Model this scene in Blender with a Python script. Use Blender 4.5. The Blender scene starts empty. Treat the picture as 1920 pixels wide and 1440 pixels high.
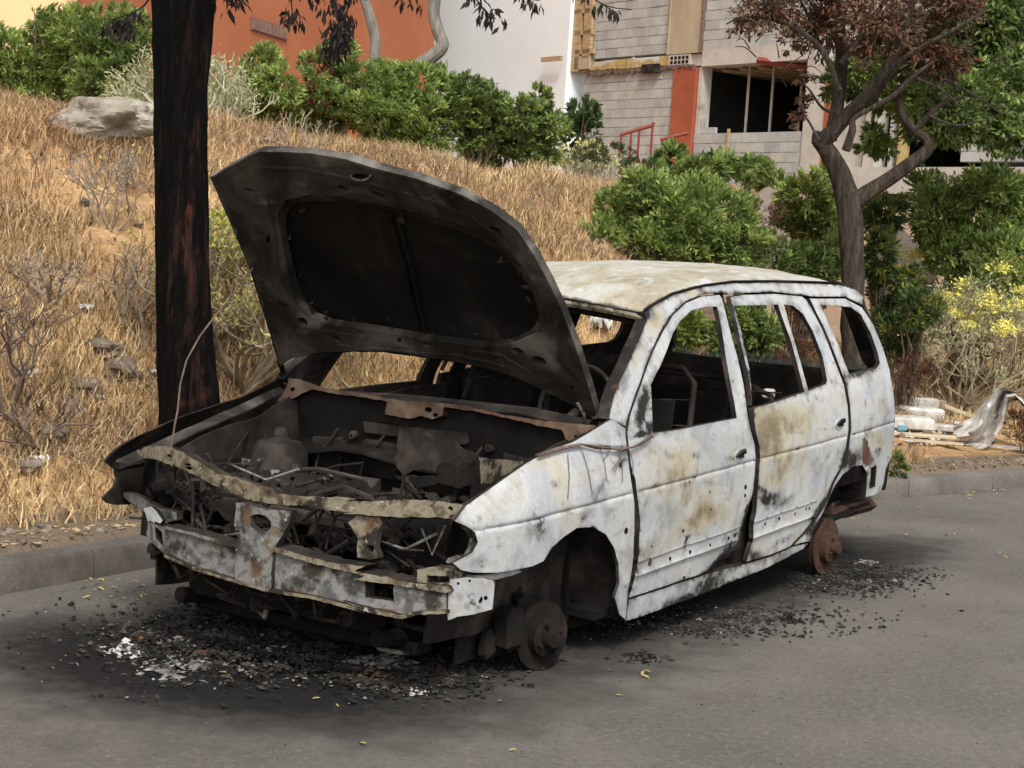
import bpy, math, random
import numpy as np
from mathutils import Vector, noise
from mathutils.geometry import delaunay_2d_cdt

random.seed(7)
rng = np.random.default_rng(7)
SC = bpy.context.scene
COL = SC.collection
R = math.radians

# ------------------------------------------------------------------ camera, sky, sun, exposure
FPX = 3100.0
CP = np.array([-4.94, -3.66, 1.456])
_w, _p, _r = R(32.06), R(4.44), R(3.76)
CD = np.array([math.cos(_p) * math.cos(_w), math.cos(_p) * math.sin(_w), -math.sin(_p)])
_ri = np.array([math.sin(_w), -math.cos(_w), 0.0])
_up = np.cross(_ri, CD)
CR = math.cos(_r) * _ri + math.sin(_r) * _up
CU = -math.sin(_r) * _ri + math.cos(_r) * _up
cam = bpy.data.cameras.new('camera')
cam.sensor_width = 36.0
cam.lens = FPX / 1920 * 36.0
cam.clip_end = 2000
cam.clip_start = 0.05
camo = bpy.data.objects.new('camera', cam)
COL.objects.link(camo)
from mathutils import Matrix
M = Matrix(((CR[0], CU[0], -CD[0], CP[0]), (CR[1], CU[1], -CD[1], CP[1]), (CR[2], CU[2], -CD[2], CP[2]), (0, 0, 0, 1)))
camo.matrix_world = M
SC.camera = camo

SUN_EL, SUN_AZ = R(50), R(222)      # azimuth measured from +X towards +Y
world = bpy.data.worlds.new('World')
SC.world = world
world.use_nodes = True
wn = world.node_tree
bg = wn.nodes['Background']
sky = wn.nodes.new('ShaderNodeTexSky')
sky.sky_type = 'NISHITA'
sky.sun_disc = False
sky.sun_elevation = SUN_EL
sky.sun_rotation = R(90) - SUN_AZ
sky.air_density = 1.0
sky.dust_density = 4.0
sky.ozone_density = 0.6
hs = wn.nodes.new('ShaderNodeHueSaturation')
hs.inputs['Saturation'].default_value = 0.22
wn.links.new(sky.outputs[0], hs.inputs['Color'])
wn.links.new(hs.outputs[0], bg.inputs['Color'])
bg.inputs['Strength'].default_value = 0.13
sun = bpy.data.lights.new('sun', 'SUN')
sun.energy = 1.7
sun.angle = R(11)
sun.color = (1.0, 0.955, 0.85)
suno = bpy.data.objects.new('sun', sun)
COL.objects.link(suno)
sd = Vector((math.cos(SUN_EL) * math.cos(SUN_AZ), math.cos(SUN_EL) * math.sin(SUN_AZ), math.sin(SUN_EL)))
suno.rotation_euler = sd.to_track_quat('Z', 'Y').to_euler()
SC.view_settings.view_transform = 'Standard'
SC.view_settings.look = 'None'
SC.view_settings.gamma = 1
SC.view_settings.exposure = 0.52
SC.view_settings.use_curve_mapping = False

# ------------------------------------------------------------------ measuring helpers (photo 1920x1440 -> place)
def ray(x, y):
    return CD + CR * (x - 960) / FPX - CU * (y - 720) / FPX
def dep(x, y, D):
    return CP + ray(x, y) * D
def onY(x, y, Y):
    v = ray(x, y); return CP + v * (Y - CP[1]) / v[1]
def onX(x, y, X):
    v = ray(x, y); return CP + v * (X - CP[0]) / v[0]
def onZ(x, y, Z):
    v = ray(x, y); return CP + v * (Z - CP[2]) / v[2]
def onP(x, y, P0, n):
    v = ray(x, y); n = np.array(n, float); return CP + v * ((np.array(P0) - CP) @ n) / (v @ n)
def z(pts, ox, oy, s):
    return [(ox + a / s, oy + b / s) for a, b in pts]
def z3(p): return z(p, 180, 660, 2.1815)
def z4(p): return z(p, 640, 740, 2.4)
def z5(p): return z(p, 1000, 460, 2.667)
def z6(p): return z(p, 1120, 760, 3.0)
def z7(p): return z(p, 380, 260, 2.483)
def z8(p): return z(p, 500, 660, 3.097)

# ------------------------------------------------------------------ objects helpers
def tag(o, label=None, cat=None, group=None, kind=None):
    if label: o['label'] = label
    if cat: o['category'] = cat
    if group: o['group'] = group
    if kind: o['kind'] = kind
    return o
def empty(name, loc, label, cat, group=None):
    o = bpy.data.objects.new(name, None)
    COL.objects.link(o); o.location = Vector(loc); o.empty_display_size = .1
    return tag(o, label, cat, group)
def link(name, me, mats, parent=None, loc=None):
    o = bpy.data.objects.new(name, me)
    COL.objects.link(o)
    if mats is not None:
        for m in (mats if isinstance(mats, (list, tuple)) else [mats]):
            me.materials.append(m)
    if parent is not None:
        o.parent = parent
        # vertices are given in world space: bring them to the parent's frame
        off = np.array(parent.location) if parent.parent is None else np.array(parent.parent.location)
        if parent.parent is None and off.any():
            me.transform(Matrix.Translation(Vector(-off)))
        elif parent.parent is not None and off.any():
            me.transform(Matrix.Translation(Vector(-off)))
    return o
def mesh(name, V, F, mats=None, parent=None, smooth=True, sharp=35, attr=None, matidx=None):
    me = bpy.data.meshes.new(name)
    me.from_pydata([tuple(map(float, v)) for v in V], [], F)
    me.validate()
    if attr:
        for k, vals in attr.items():
            a = me.color_attributes.new(k, 'FLOAT_COLOR', 'POINT')
            arr = np.ones((len(V), 4), np.float32); vals = np.array(vals, np.float32)
            arr[:, :vals.shape[1]] = vals
            a.data.foreach_set('color', arr.ravel())
    if smooth:
        me.polygons.foreach_set('use_smooth', [True] * len(me.polygons))
        me.set_sharp_from_angle(angle=R(sharp))
    if matidx is not None and len(matidx) == len(me.polygons):
        me.polygons.foreach_set('material_index', matidx)
    me.update()
    return link(name, me, mats, parent)
def npmesh(name, V, faces_flat, loop_tot, mats, parent=None, col=None, smooth=False):
    me = bpy.data.meshes.new(name)
    nv, nl, nf = len(V), len(faces_flat), len(loop_tot)
    me.vertices.add(nv); me.loops.add(nl); me.polygons.add(nf)
    me.vertices.foreach_set('co', np.ascontiguousarray(V, np.float32).ravel())
    me.loops.foreach_set('vertex_index', np.ascontiguousarray(faces_flat, np.int32))
    st = np.concatenate([[0], np.cumsum(loop_tot)[:-1]]).astype(np.int32)
    me.polygons.foreach_set('loop_start', st)
    me.polygons.foreach_set('loop_total', np.ascontiguousarray(loop_tot, np.int32))
    if smooth: me.polygons.foreach_set('use_smooth', np.ones(nf, bool))
    me.update(calc_edges=True)
    if col is not None:
        a = me.color_attributes.new('col', 'FLOAT_COLOR', 'POINT')
        c = np.ones((nv, 4), np.float32); c[:, :3] = col
        a.data.foreach_set('color', c.ravel())
    return link(name, me, mats, parent)

class MB:
    def __init__(s): s.v = []; s.f = []
    def add(s, V, F):
        o = len(s.v); s.v += [tuple(map(float, a)) for a in V]; s.f += [tuple(i + o for i in f) for f in F]
    def box(s, c, d, rz=0, ry=0, rx=0, jit=0, bev=0):
        m = Matrix.Rotation(rz, 3, 'Z') @ Matrix.Rotation(ry, 3, 'Y') @ Matrix.Rotation(rx, 3, 'X')
        hx, hy, hz = [k / 2 for k in d]
        if bev <= 0:
            V = [(sx * hx, sy * hy, sz * hz) for sx in (-1, 1) for sy in (-1, 1) for sz in (-1, 1)]
            F = [(0, 1, 3, 2), (4, 6, 7, 5), (0, 4, 5, 1), (2, 3, 7, 6), (0, 2, 6, 4), (1, 5, 7, 3)]
        else:
            b = bev; V = []; F = []
            for ax in range(3):
                for sg in (-1, 1):
                    h = [hx - b, hy - b, hz - b]; base = len(V)
                    o1, o2 = (ax + 1) % 3, (ax + 2) % 3
                    for a1, a2 in ((-1, -1), (1, -1), (1, 1), (-1, 1)):
                        p = [0, 0, 0]; p[ax] = sg * (h[ax] + b); p[o1] = a1 * h[o1]; p[o2] = a2 * h[o2]; V.append(tuple(p))
                    F.append(tuple(base + k for k in ((0, 1, 2, 3) if sg > 0 else (3, 2, 1, 0))))
            def vid(ax, sg, a):
                o1, o2 = (ax + 1) % 3, (ax + 2) % 3
                k = {(-1, -1): 0, (1, -1): 1, (1, 1): 2, (-1, 1): 3}[(a[o1], a[o2])]
                return (ax * 2 + (1 if sg > 0 else 0)) * 4 + k
            for e in range(3):
                o1, o2 = (e + 1) % 3, (e + 2) % 3
                for s1 in (-1, 1):
                    for s2 in (-1, 1):
                        a = [0, 0, 0]; a[o1] = s1; a[o2] = s2; al = list(a); ah = list(a); al[e] = -1; ah[e] = 1
                        q = [vid(o1, s1, al), vid(o1, s1, ah), vid(o2, s2, ah), vid(o2, s2, al)]
                        F.append(tuple(q if s1 * s2 < 0 else q[::-1]))
            for sx in (-1, 1):
                for sy in (-1, 1):
                    for sz in (-1, 1):
                        a = (sx, sy, sz); t = [vid(0, sx, a), vid(1, sy, a), vid(2, sz, a)]
                        F.append(tuple(t if sx * sy * sz > 0 else t[::-1]))
        W = []
        for v in V:
            q = m @ Vector(v)
            W.append((q.x + c[0] + random.uniform(-jit, jit), q.y + c[1] + random.uniform(-jit, jit), q.z + c[2] + random.uniform(-jit, jit)))
        s.add(W, F)
    def tube(s, pts, rad, n=6, cap=True):
        pts = [Vector(tuple(map(float, p))) for p in pts]
        if not isinstance(rad, (list, tuple)): rad = [rad] * len(pts)
        V = []; F = []; nrm = None
        for i, p in enumerate(pts):
            t = (pts[min(i + 1, len(pts) - 1)] - pts[max(i - 1, 0)])
            if t.length < 1e-9: t = Vector((0, 0, 1))
            t.normalize()
            if nrm is None:
                a = Vector((0, 0, 1)) if abs(t.z) < .9 else Vector((1, 0, 0))
                nrm = t.cross(a).normalized()
            else:
                nrm = (nrm - t * nrm.dot(t))
                if nrm.length < 1e-6: nrm = t.orthogonal()
                nrm.normalize()
            b = t.cross(nrm)
            for k in range(n):
                a = 2 * math.pi * k / n
                V.append(tuple(p + (nrm * math.cos(a) + b * math.sin(a)) * rad[i]))
        for i in range(len(pts) - 1):
            for k in range(n):
                a, b2 = i * n + k, i * n + (k + 1) % n
                F.append((a, b2, b2 + n, a + n))
        if cap:
            F.append(tuple(range(n - 1, -1, -1))); F.append(tuple(range(len(V) - n, len(V))))
        s.add(V, F)
    def lathe(s, c, prof, axis='Y', n=28):
        # prof: (radius, offset along axis)
        V = []; F = []
        for r_, h in prof:
            for k in range(n):
                a = 2 * math.pi * k / n
                if axis == 'Y': V.append((c[0] + r_ * math.cos(a), c[1] + h, c[2] + r_ * math.sin(a)))
                elif axis == 'X': V.append((c[0] + h, c[1] + r_ * math.cos(a), c[2] + r_ * math.sin(a)))
                else: V.append((c[0] + r_ * math.cos(a), c[1] + r_ * math.sin(a), c[2] + h))
        for i in range(len(prof) - 1):
            for k in range(n):
                F.append((i * n + k, i * n + (k + 1) % n, (i + 1) * n + (k + 1) % n, (i + 1) * n + k))
        s.add(V, F)
    def build(s, name, mat, parent=None, smooth=True, sharp=35, wob=0, wsc=4):
        V = s.v
        if wob:
            V = [tuple(Vector(v) + noise.noise_vector(Vector(v) * wsc) * wob) for v in V]
        return mesh(name, V, s.f, mat, parent, smooth, sharp)

def copy_tree(o, parent=None):
    c = o.copy(); COL.objects.link(c)
    if parent is not None: c.parent = parent
    for ch in list(o.children): copy_tree(ch, c)
    return c

# ------------------------------------------------------------------ materials
def mat(name, stops, scale=5.0, detail=6, rough=.8, metal=0, bump=.3, bscale=None, layers=(), coord='Object', stretch=None,
        bdist=.01, spec=.2, trans=0, fine=None, distort=0.0):
    m = bpy.data.materials.new(name); m.use_nodes = True
    nt = m.node_tree; N = nt.nodes; L = nt.links
    b = N['Principled BSDF']
    tc = N.new('ShaderNodeTexCoord'); src = tc.outputs[coord]
    mp = N.new('ShaderNodeMapping'); L.new(src, mp.inputs[0])
    if stretch: mp.inputs['Scale'].default_value = stretch
    n1 = N.new('ShaderNodeTexNoise'); n1.inputs['Scale'].default_value = scale; n1.inputs['Detail'].default_value = detail
    n1.inputs['Roughness'].default_value = .62; n1.inputs['Distortion'].default_value = distort
    L.new(mp.outputs[0], n1.inputs['Vector'])
    cr = N.new('ShaderNodeValToRGB'); L.new(n1.outputs['Fac'], cr.inputs[0])
    e = cr.color_ramp.elements
    while len(e) > 1: e.remove(e[-1])
    e[0].position = stops[0][0]; e[0].color = (*stops[0][1], 1)
    for p, c in stops[1:]:
        q = e.new(p); q.color = (*c, 1)
    out = cr.outputs[0]
    n2 = N.new('ShaderNodeTexNoise'); n2.inputs['Scale'].default_value = bscale or scale * 6; n2.inputs['Detail'].default_value = 5
    n2.inputs['Roughness'].default_value = .6
    L.new(mp.outputs[0], n2.inputs['Vector'])
    if fine:
        mx = N.new('ShaderNodeMix'); mx.data_type = 'RGBA'; mx.blend_type = 'MULTIPLY'; mx.inputs[0].default_value = 1
        r2 = N.new('ShaderNodeMapRange'); r2.inputs[1].default_value = .3; r2.inputs[2].default_value = .7
        r2.inputs[3].default_value = 1 - fine; r2.inputs[4].default_value = 1 + fine * .6
        L.new(n2.outputs['Fac'], r2.inputs[0]); L.new(out, mx.inputs[6]); L.new(r2.outputs[0], mx.inputs[7]); out = mx.outputs[2]
    for (att, ch, color, nsc, contrast, lo, hi) in layers:
        if att:
            at = N.new('ShaderNodeAttribute'); at.attribute_name = att
            sp = N.new('ShaderNodeSeparateColor'); L.new(at.outputs['Color'], sp.inputs[0]); v = sp.outputs[ch]
        n3 = N.new('ShaderNodeTexNoise'); n3.inputs['Scale'].default_value = nsc; n3.inputs['Detail'].default_value = 7
        n3.inputs['Roughness'].default_value = .65
        L.new(mp.outputs[0], n3.inputs['Vector'])
        if att:
            ma = N.new('ShaderNodeMath'); ma.operation = 'MULTIPLY_ADD'; ma.inputs[1].default_value = contrast
            L.new(n3.outputs['Fac'], ma.inputs[0]); L.new(v, ma.inputs[2]); fac = ma.outputs[0]
        else: fac = n3.outputs['Fac']
        mr = N.new('ShaderNodeMapRange'); mr.interpolation_type = 'SMOOTHSTEP'
        mr.inputs[1].default_value = lo; mr.inputs[2].default_value = hi; L.new(fac, mr.inputs[0])
        mx = N.new('ShaderNodeMix'); mx.data_type = 'RGBA'; L.new(mr.outputs[0], mx.inputs[0])
        L.new(out, mx.inputs[6]); mx.inputs[7].default_value = (*color, 1); out = mx.outputs[2]
    L.new(out, b.inputs['Base Color'])
    b.inputs['Roughness'].default_value = rough; b.inputs['Metallic'].default_value = metal
    b.inputs['Specular IOR Level'].default_value = spec
    if bump:
        bp = N.new('ShaderNodeBump'); bp.inputs['Strength'].default_value = bump; bp.inputs['Distance'].default_value = bdist
        L.new(n2.outputs['Fac'], bp.inputs['Height']); L.new(bp.outputs[0], b.inputs['Normal'])
    return m
def leafmat(name, base, trans=.25, rough=.55):
    m = bpy.data.materials.new(name); m.use_nodes = True
    nt = m.node_tree; N = nt.nodes; L = nt.links; b = N['Principled BSDF']
    at = N.new('ShaderNodeAttribute'); at.attribute_name = 'col'
    mx = N.new('ShaderNodeMix'); mx.data_type = 'RGBA'; mx.blend_type = 'MULTIPLY'; mx.inputs[0].default_value = 1
    mx.inputs[6].default_value = (*base, 1); L.new(at.outputs['Color'], mx.inputs[7])
    L.new(mx.outputs[2], b.inputs['Base Color']); b.inputs['Roughness'].default_value = rough
    b.inputs['Specular IOR Level'].default_value = .3
    if trans:
        tr = N.new('ShaderNodeBsdfTranslucent'); L.new(mx.outputs[2], tr.inputs['Color'])
        ms = N.new('ShaderNodeMixShader'); ms.inputs[0].default_value = trans
        L.new(b.outputs[0], ms.inputs[1]); L.new(tr.outputs[0], ms.inputs[2]); L.new(ms.outputs[0], N['Material Output'].inputs[0])
    return m

SOOT = (.022, .020, .019)
WHITE = mat('burnt_white_panel', [(.25, (.28, .30, .33)), (.40, (.40, .42, .45)), (.52, (.50, .51, .52)), (.64, (.45, .43, .38)), (.82, (.33, .30, .25))], scale=2.6, detail=9,
            rough=.62, bump=.15, bscale=60, bdist=.002, fine=.10, distort=.9, layers=[
                (None, 0, (.27, .27, .26), 4, 0, .52, .72),
                (None, 0, (.20, .18, .155), 14, 0, .58, .72),
                (None, 0, (.12, .11, .10), 48, 0, .68, .76),
                ('stain', 1, (.42, .375, .265), 6, 2.2, 1.15, 2.25),
                ('stain', 1, (.20, .155, .10), 12, 2.4, 1.75, 2.7),
                ('stain', 2, (.10, .045, .022), 16, 1.6, 1.35, 1.6),
                ('stain', 0, (.17, .165, .16), 9, 2.8, 1.5, 2.45),
                ('stain', 0, SOOT, 24, 2.6, 1.85, 2.35)])
ROOFM = mat('burnt_roof', [(.25, (.25, .21, .15)), (.42, (.37, .335, .255)), (.53, (.44, .42, .36)), (.65, (.47, .47, .45)), (.85, (.24, .19, .14))], scale=2.0, detail=8,
            stretch=(1, 2.2, 1), rough=.7, bump=.2, bscale=30, bdist=.004, distort=1.2, fine=.15,
            layers=[(None, 0, (.52, .53, .53), 3.3, 0, .54, .66), (None, 0, (.26, .20, .14), 7, 0, .56, .70), (None, 0, (.15, .11, .08), 19, 0, .64, .74), ('stain', 0, (.07, .06, .055), 12, .9, .85, 1.2)])
CHAR = mat('charred_metal', spec=.08, stops=[(.3, (.010, .009, .009)), (.5, (.028, .024, .022)), (.62, (.06, .05, .044)), (.75, (.11, .10, .09))], scale=5, detail=9,
           rough=.85, bump=.4, bscale=40, bdist=.004, layers=[(None, 0, (.10, .055, .032), 6, 0, .58, .75)])
CHARD = mat('charred_dark', spec=.08, stops=[(.3, (.008, .008, .008)), (.55, (.018, .016, .015)), (.75, (.045, .04, .036))], scale=4, detail=9,
            rough=.9, bump=.3, bscale=30, bdist=.004)
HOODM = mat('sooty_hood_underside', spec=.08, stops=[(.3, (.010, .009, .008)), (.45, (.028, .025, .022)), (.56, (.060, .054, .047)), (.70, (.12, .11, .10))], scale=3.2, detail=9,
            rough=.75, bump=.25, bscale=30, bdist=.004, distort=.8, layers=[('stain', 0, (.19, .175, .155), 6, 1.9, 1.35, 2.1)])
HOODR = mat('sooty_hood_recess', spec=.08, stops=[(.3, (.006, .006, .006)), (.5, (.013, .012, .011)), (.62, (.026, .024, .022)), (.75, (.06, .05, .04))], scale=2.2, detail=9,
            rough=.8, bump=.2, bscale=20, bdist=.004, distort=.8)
BEAM = mat('ash_grey_beam', [(.3, (.035, .033, .03)), (.43, (.11, .11, .105)), (.54, (.22, .22, .215)), (.62, (.115, .09, .06)), (.76, (.20, .175, .12))], scale=13, detail=9,
           rough=.75, bump=.35, bscale=40, bdist=.003, distort=.7, layers=[(None, 0, (.035, .03, .025), 8, 0, .50, .62), (None, 0, (.34, .34, .33), 33, 0, .62, .70), ('stain', 2, (.14, .075, .035), 9, .7, .8, 1.2), ('stain', 0, SOOT, 9, .8, .9, 1.2)])
ASHY = mat('yellow_ash_panel', spec=.1, stops=[(.3, (.045, .032, .022)), (.43, (.115, .092, .062)), (.53, (.24, .21, .15)), (.64, (.15, .135, .11)), (.78, (.05, .038, .03))], scale=16, detail=9,
           rough=.8, bump=.4, bscale=40, bdist=.003, distort=.7, layers=[(None, 0, (.14, .065, .03), 5, 0, .57, .70), (None, 0, (.03, .025, .02), 11, 0, .51, .62), (None, 0, (.36, .33, .27), 40, 0, .60, .68)])
RUST = mat('rusty_steel', [(.3, (.030, .018, .013)), (.5, (.070, .037, .025)), (.7, (.125, .070, .048))], scale=12, detail=8, rough=.85, bump=.4, bscale=60, bdist=.002,
           layers=[(None, 0, (.02, .016, .014), 7, 0, .52, .68)])
RUSTB = mat('rust_brown_strip', [(.3, (.06, .04, .03)), (.5, (.16, .10, .07)), (.68, (.26, .20, .15))], scale=9, detail=8, rough=.85, bump=.4, bscale=50, bdist=.002,
            layers=[(None, 0, (.22, .09, .045), 5, 0, .55, .7)])
GLASS = bpy.data.materials.new('broken_glass'); GLASS.use_nodes = True
_b = GLASS.node_tree.nodes['Principled BSDF']; _b.inputs['Base Color'].default_value = (.22, .36, .37, 1); _b.inputs['Roughness'].default_value = .25; _b.inputs['Alpha'].default_value = .75
WCER = mat('white_fired_lump', [(.3, (.6, .6, .55)), (.7, (.8, .8, .74))], scale=20, rough=.5, bump=.1)
CONC = mat('kerb_concrete', [(.3, (.10, .09, .08)), (.5, (.15, .135, .12)), (.7, (.20, .18, .16))], scale=3, detail=9, rough=.9, bump=.5, bscale=60, bdist=.004,
           layers=[('stain', 0, (.035, .031, .028), 5, .6, .55, 1.1)], fine=.2)
STONE = mat('pale_boulder', [(.3, (.16, .135, .105)), (.48, (.30, .265, .215)), (.6, (.42, .38, .32)), (.75, (.22, .19, .16))], scale=2.4, detail=10, rough=.9, bump=.8, bscale=12, bdist=.04,
            layers=[(None, 0, (.09, .075, .06), 3.5, 0, .55, .68)], fine=.25)
STONE2 = mat('field_stone', [(.3, (.09, .07, .055)), (.5, (.17, .14, .11)), (.7, (.30, .26, .22))], scale=8, detail=8, rough=.9, bump=.6, bscale=30, bdist=.01)
BURNT_BARK = mat('burnt_bark', [(.3, (.002, .002, .002)), (.5, (.0045, .004, .004)), (.7, (.010, .0085, .008))], scale=10, detail=9, stretch=(4, 4, .5), rough=.9, spec=.06,
                 bump=1.0, bscale=22, bdist=.03, layers=[('stain', 2, (.035, .018, .014), 6, 2.2, 1.22, 1.7), ('stain', 2, (.085, .030, .018), 9, 2.2, 1.45, 1.85)])
BARK = mat('grey_brown_bark', [(.3, (.022, .017, .013)), (.5, (.055, .042, .033)), (.7, (.11, .088, .07))], scale=9, detail=9, stretch=(3, 3, .5), rough=.9, bump=1.0, bscale=20, bdist=.03)
BARKG = mat('pale_grey_bark', [(.3, (.12, .11, .095)), (.5, (.21, .19, .165)), (.7, (.32, .29, .25))], scale=7, detail=8, stretch=(2, 2, .6), rough=.9, bump=.8, bscale=20, bdist=.02)
TWIG = mat('dry_twig', [(.3, (.16, .12, .09)), (.6, (.34, .28, .22))], scale=20, rough=.9, bump=0)
TWIGD = mat('dark_dry_twig', [(.3, (.08, .055, .045)), (.6, (.19, .14, .11))], scale=20, rough=.9, bump=0)
EUPH = mat('pale_succulent_stem', [(.3, (.26, .26, .16)), (.5, (.40, .40, .27)), (.7, (.50, .49, .36))], scale=9, rough=.8, bump=.3, bscale=60, bdist=.003)
EUPB = mat('tan_branch_stem', [(.3, (.17, .13, .085)), (.5, (.30, .245, .165)), (.7, (.42, .36, .26))], scale=9, rough=.85, bump=.3, bscale=60, bdist=.003)
LEAF = leafmat('green_leaf', (1, 1, 1), .38)
DRYLEAF = leafmat('dry_leaf', (1, 1, 1), .15, .8)
GRASS = leafmat('dry_grass_blade', (1, 1, 1), .25, .8)
FLOWER = leafmat('yellow_flower', (1, 1, 1), .2, .7)
ORANGE = mat('orange_render', [(.3, (.36, .125, .060)), (.5, (.41, .145, .070)), (.7, (.45, .165, .082))], scale=.5, detail=8, rough=.9, bump=.15, bscale=30, bdist=.01, fine=.05,
             layers=[(None, 0, (.46, .21, .12), 1.3, 0, .60, .75)])
YELLOW = mat('yellow_render', [(.3, (.74, .52, .28)), (.7, (.80, .58, .33))], scale=.6, rough=.9, bump=.1)
WHITEW = mat('white_render', [(.3, (.74, .82, .84)), (.5, (.80, .88, .90)), (.7, (.82, .90, .92))], scale=.35, detail=8, rough=.9, bump=.15, bscale=12, bdist=.02, fine=.03)
BLOCKM = [mat('concrete_block_%s' % n, [(.3, tuple(c * .82 for c in col)), (.5, col), (.7, tuple(min(1, c * 1.12) for c in col))], scale=3, detail=8, rough=.95, bump=.5, bscale=25, bdist=.01, fine=.12)
          for n, col in (('grey', (.41, .42, .40)), ('pale', (.45, .46, .44)), ('warm', (.44, .435, .40)), ('dark', (.38, .39, .375)))]
ORBAR = 0
MORTAR = mat('mortar', [(.3, (.34, .345, .325)), (.7, (.43, .435, .41))], scale=5, rough=.95, bump=.3)
SLAB = mat('cast_concrete', [(.3, (.40, .37, .33)), (.5, (.50, .47, .42)), (.7, (.58, .55, .50))], scale=1.2, detail=9, rough=.9, bump=.3, bscale=14, bdist=.01, fine=.08,
           layers=[(None, 0, (.33, .27, .20), 1.7, 0, .60, .74)])
BEIGE = mat('form_board_concrete', [(.3, (.36, .29, .19)), (.6, (.44, .37, .26)), (.8, (.47, .40, .31))], scale=1.5, detail=8, stretch=(1, 1, .3), rough=.9, bump=.2, fine=.08)
FOAM = mat('yellow_foam', [(.3, (.34, .26, .13)), (.5, (.44, .33, .13)), (.65, (.50, .44, .32))], scale=4, rough=.9, bump=.6, bscale=10, bdist=.04)
ORCOL = mat('orange_primer', [(.3, (.30, .082, .042)), (.6, (.37, .105, .055)), (.8, (.37, .16, .10))], scale=2.2, detail=8, rough=.85, bump=.4, bscale=12, bdist=.02)
REDST = mat('red_painted_steel', [(.3, (.18, .04, .03)), (.7, (.26, .065, .05))], scale=6, rough=.6, bump=.1)
WOOD = mat('weathered_wood', [(.3, (.30, .20, .10)), (.6, (.46, .34, .20))], scale=5, stretch=(1, 1, 4), rough=.85, bump=.3)
PROP = mat('steel_prop', [(.3, (.34, .33, .30)), (.7, (.52, .50, .46))], scale=5, rough=.6, bump=.1)
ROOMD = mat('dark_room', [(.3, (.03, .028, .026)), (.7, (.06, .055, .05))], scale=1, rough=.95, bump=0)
CLOTH = mat('dirty_white_sheet', [(.3, (.30, .27, .23)), (.45, (.48, .45, .41)), (.6, (.68, .65, .61))], scale=9, detail=8, rough=.85, bump=.4, fine=.2)
PAPER = mat('white_litter', [(.3, (.38, .37, .35)), (.6, (.62, .61, .59))], scale=8, rough=.8, bump=.1)
TAR = mat('ash_debris', [(.3, (.008, .008, .008)), (.5, (.025, .023, .021)), (.64, (.07, .065, .06)), (.74, (.22, .21, .20))], scale=9, detail=9, rough=.9, bump=.4, bscale=40, bdist=.005)
ASHM = mat('white_ash', [(.3, (.06, .057, .053)), (.5, (.21, .205, .20)), (.68, (.44, .43, .42))], scale=14, detail=8, rough=.9, bump=.4, bscale=60, bdist=.003)
ORUST = mat('orange_burnt_flake', [(.3, (.15, .06, .03)), (.6, (.32, .15, .08))], scale=14, rough=.9, bump=.3)
BOARD = mat('pale_board', [(.3, (.42, .34, .24)), (.7, (.58, .50, .38))], scale=5, rough=.85, bump=.2)
BLUEL = mat('blue_litter', [(.3, (.10, .28, .36)), (.7, (.2, .42, .5))], scale=8, rough=.6, bump=.1)

# ------------------------------------------------------------------ terrain
def K(X):            # far edge line of the road (kerb foot)
    X = np.asarray(X, float)
    t = np.clip((X - 1.0) / 4.6, 0, 1)
    y = 1.39 - 1.36 * (t * t * (1.6 - .6 * t)) 
    y = np.where(X > 5.6, .03 - .285 * (X - 5.6), y)
    return y
def sm(t):
    t = np.clip(t, 0, 1); return t * t * (3 - 2 * t)
def HZ(X, Y):
    X = np.asarray(X, float); Y = np.asarray(Y, float)
    s = Y - K(X)
    H = 2.13 - .20 * sm((X - 4) / 6) - 1.3 * sm((X - 13) / 5)
    e = X - (1.7 + 1.88 * Y); H = H * (1 - .96 * sm((e + .3) / 2.6))
    ridge = .15 + H * (.25 * sm((s - .5) / 1.8) + .75 * sm((s - .7) / 4.6))
    right = .15 + .35 * sm((s - 1) / 3) + 2.8 * sm((X - 12.5) / 15) * sm((s - 1.2) / 6)
    far = .15 + 3.05 * sm((s - 9) / 12)
    return np.maximum(np.maximum(ridge, right), far)
def hn(X, Y):
    v = Vector((X, Y, 0))
    s = Y - float(K(X)); a = min(1, max(0, (s - .4) / 1.0))
    return float(HZ(X, Y)) + a * (.10 * noise.noise(v * .8) + .05 * noise.noise(v * 2.3) + .025 * noise.noise(v * 6)) + .008 * noise.noise(v * 14)
def ground_hit(px, py, d0=5.0, d1=60.0):
    v = ray(px, py); D = d0
    while D < d1:
        P = CP + v * D
        if P[1] > float(K(P[0])) + .12:
            if P[2] < hn(P[0], P[1]): return P, D
        elif P[2] < 0: return P, D
        D += .03
    return CP + v * d1, d1

# road ---------------------------------------------------------------
def soot_road(X, Y):
    # burnt patch under and in front of the car (real soot on the asphalt)
    def el(cx, cy, rx, ry, a=1): 
        return a * np.exp(-(((X - cx) / rx) ** 2 + ((Y - cy) / ry) ** 2))
    a = el(-.80, .1, .42, .85, 1.15) + el(.8, 0, 2.0, .8, 1.2) + el(2.6, -.45, 1.3, .6, .8) + el(-1.1, .6, .6, .7, .2) + el(0.2, -.95, 1.2, .35, .3) + el(3.6, -.75, .9, .35, .55)
    return np.clip(a, 0, 1.4)
def axis(parts):
    out = []
    for a, b, st in parts: out += list(np.arange(a, b, st))
    return np.array(out + [parts[-1][1]])
xs = axis([(-200, -20, 20), (-20, -4, 1), (-4, 8, .07), (8, 20, .5), (20, 40, 4), (40, 300, 26)])
ys = axis([(-200, -20, 20), (-20, -4, 1), (-4, 2, .07), (2, 6, 1), (6, 30, 8), (30, 300, 30)])
XX, YY = np.meshgrid(xs, ys, indexing='ij')
nx, ny = XX.shape
V = np.stack([XX.ravel(), YY.ravel(), np.zeros(XX.size)], 1)
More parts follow.
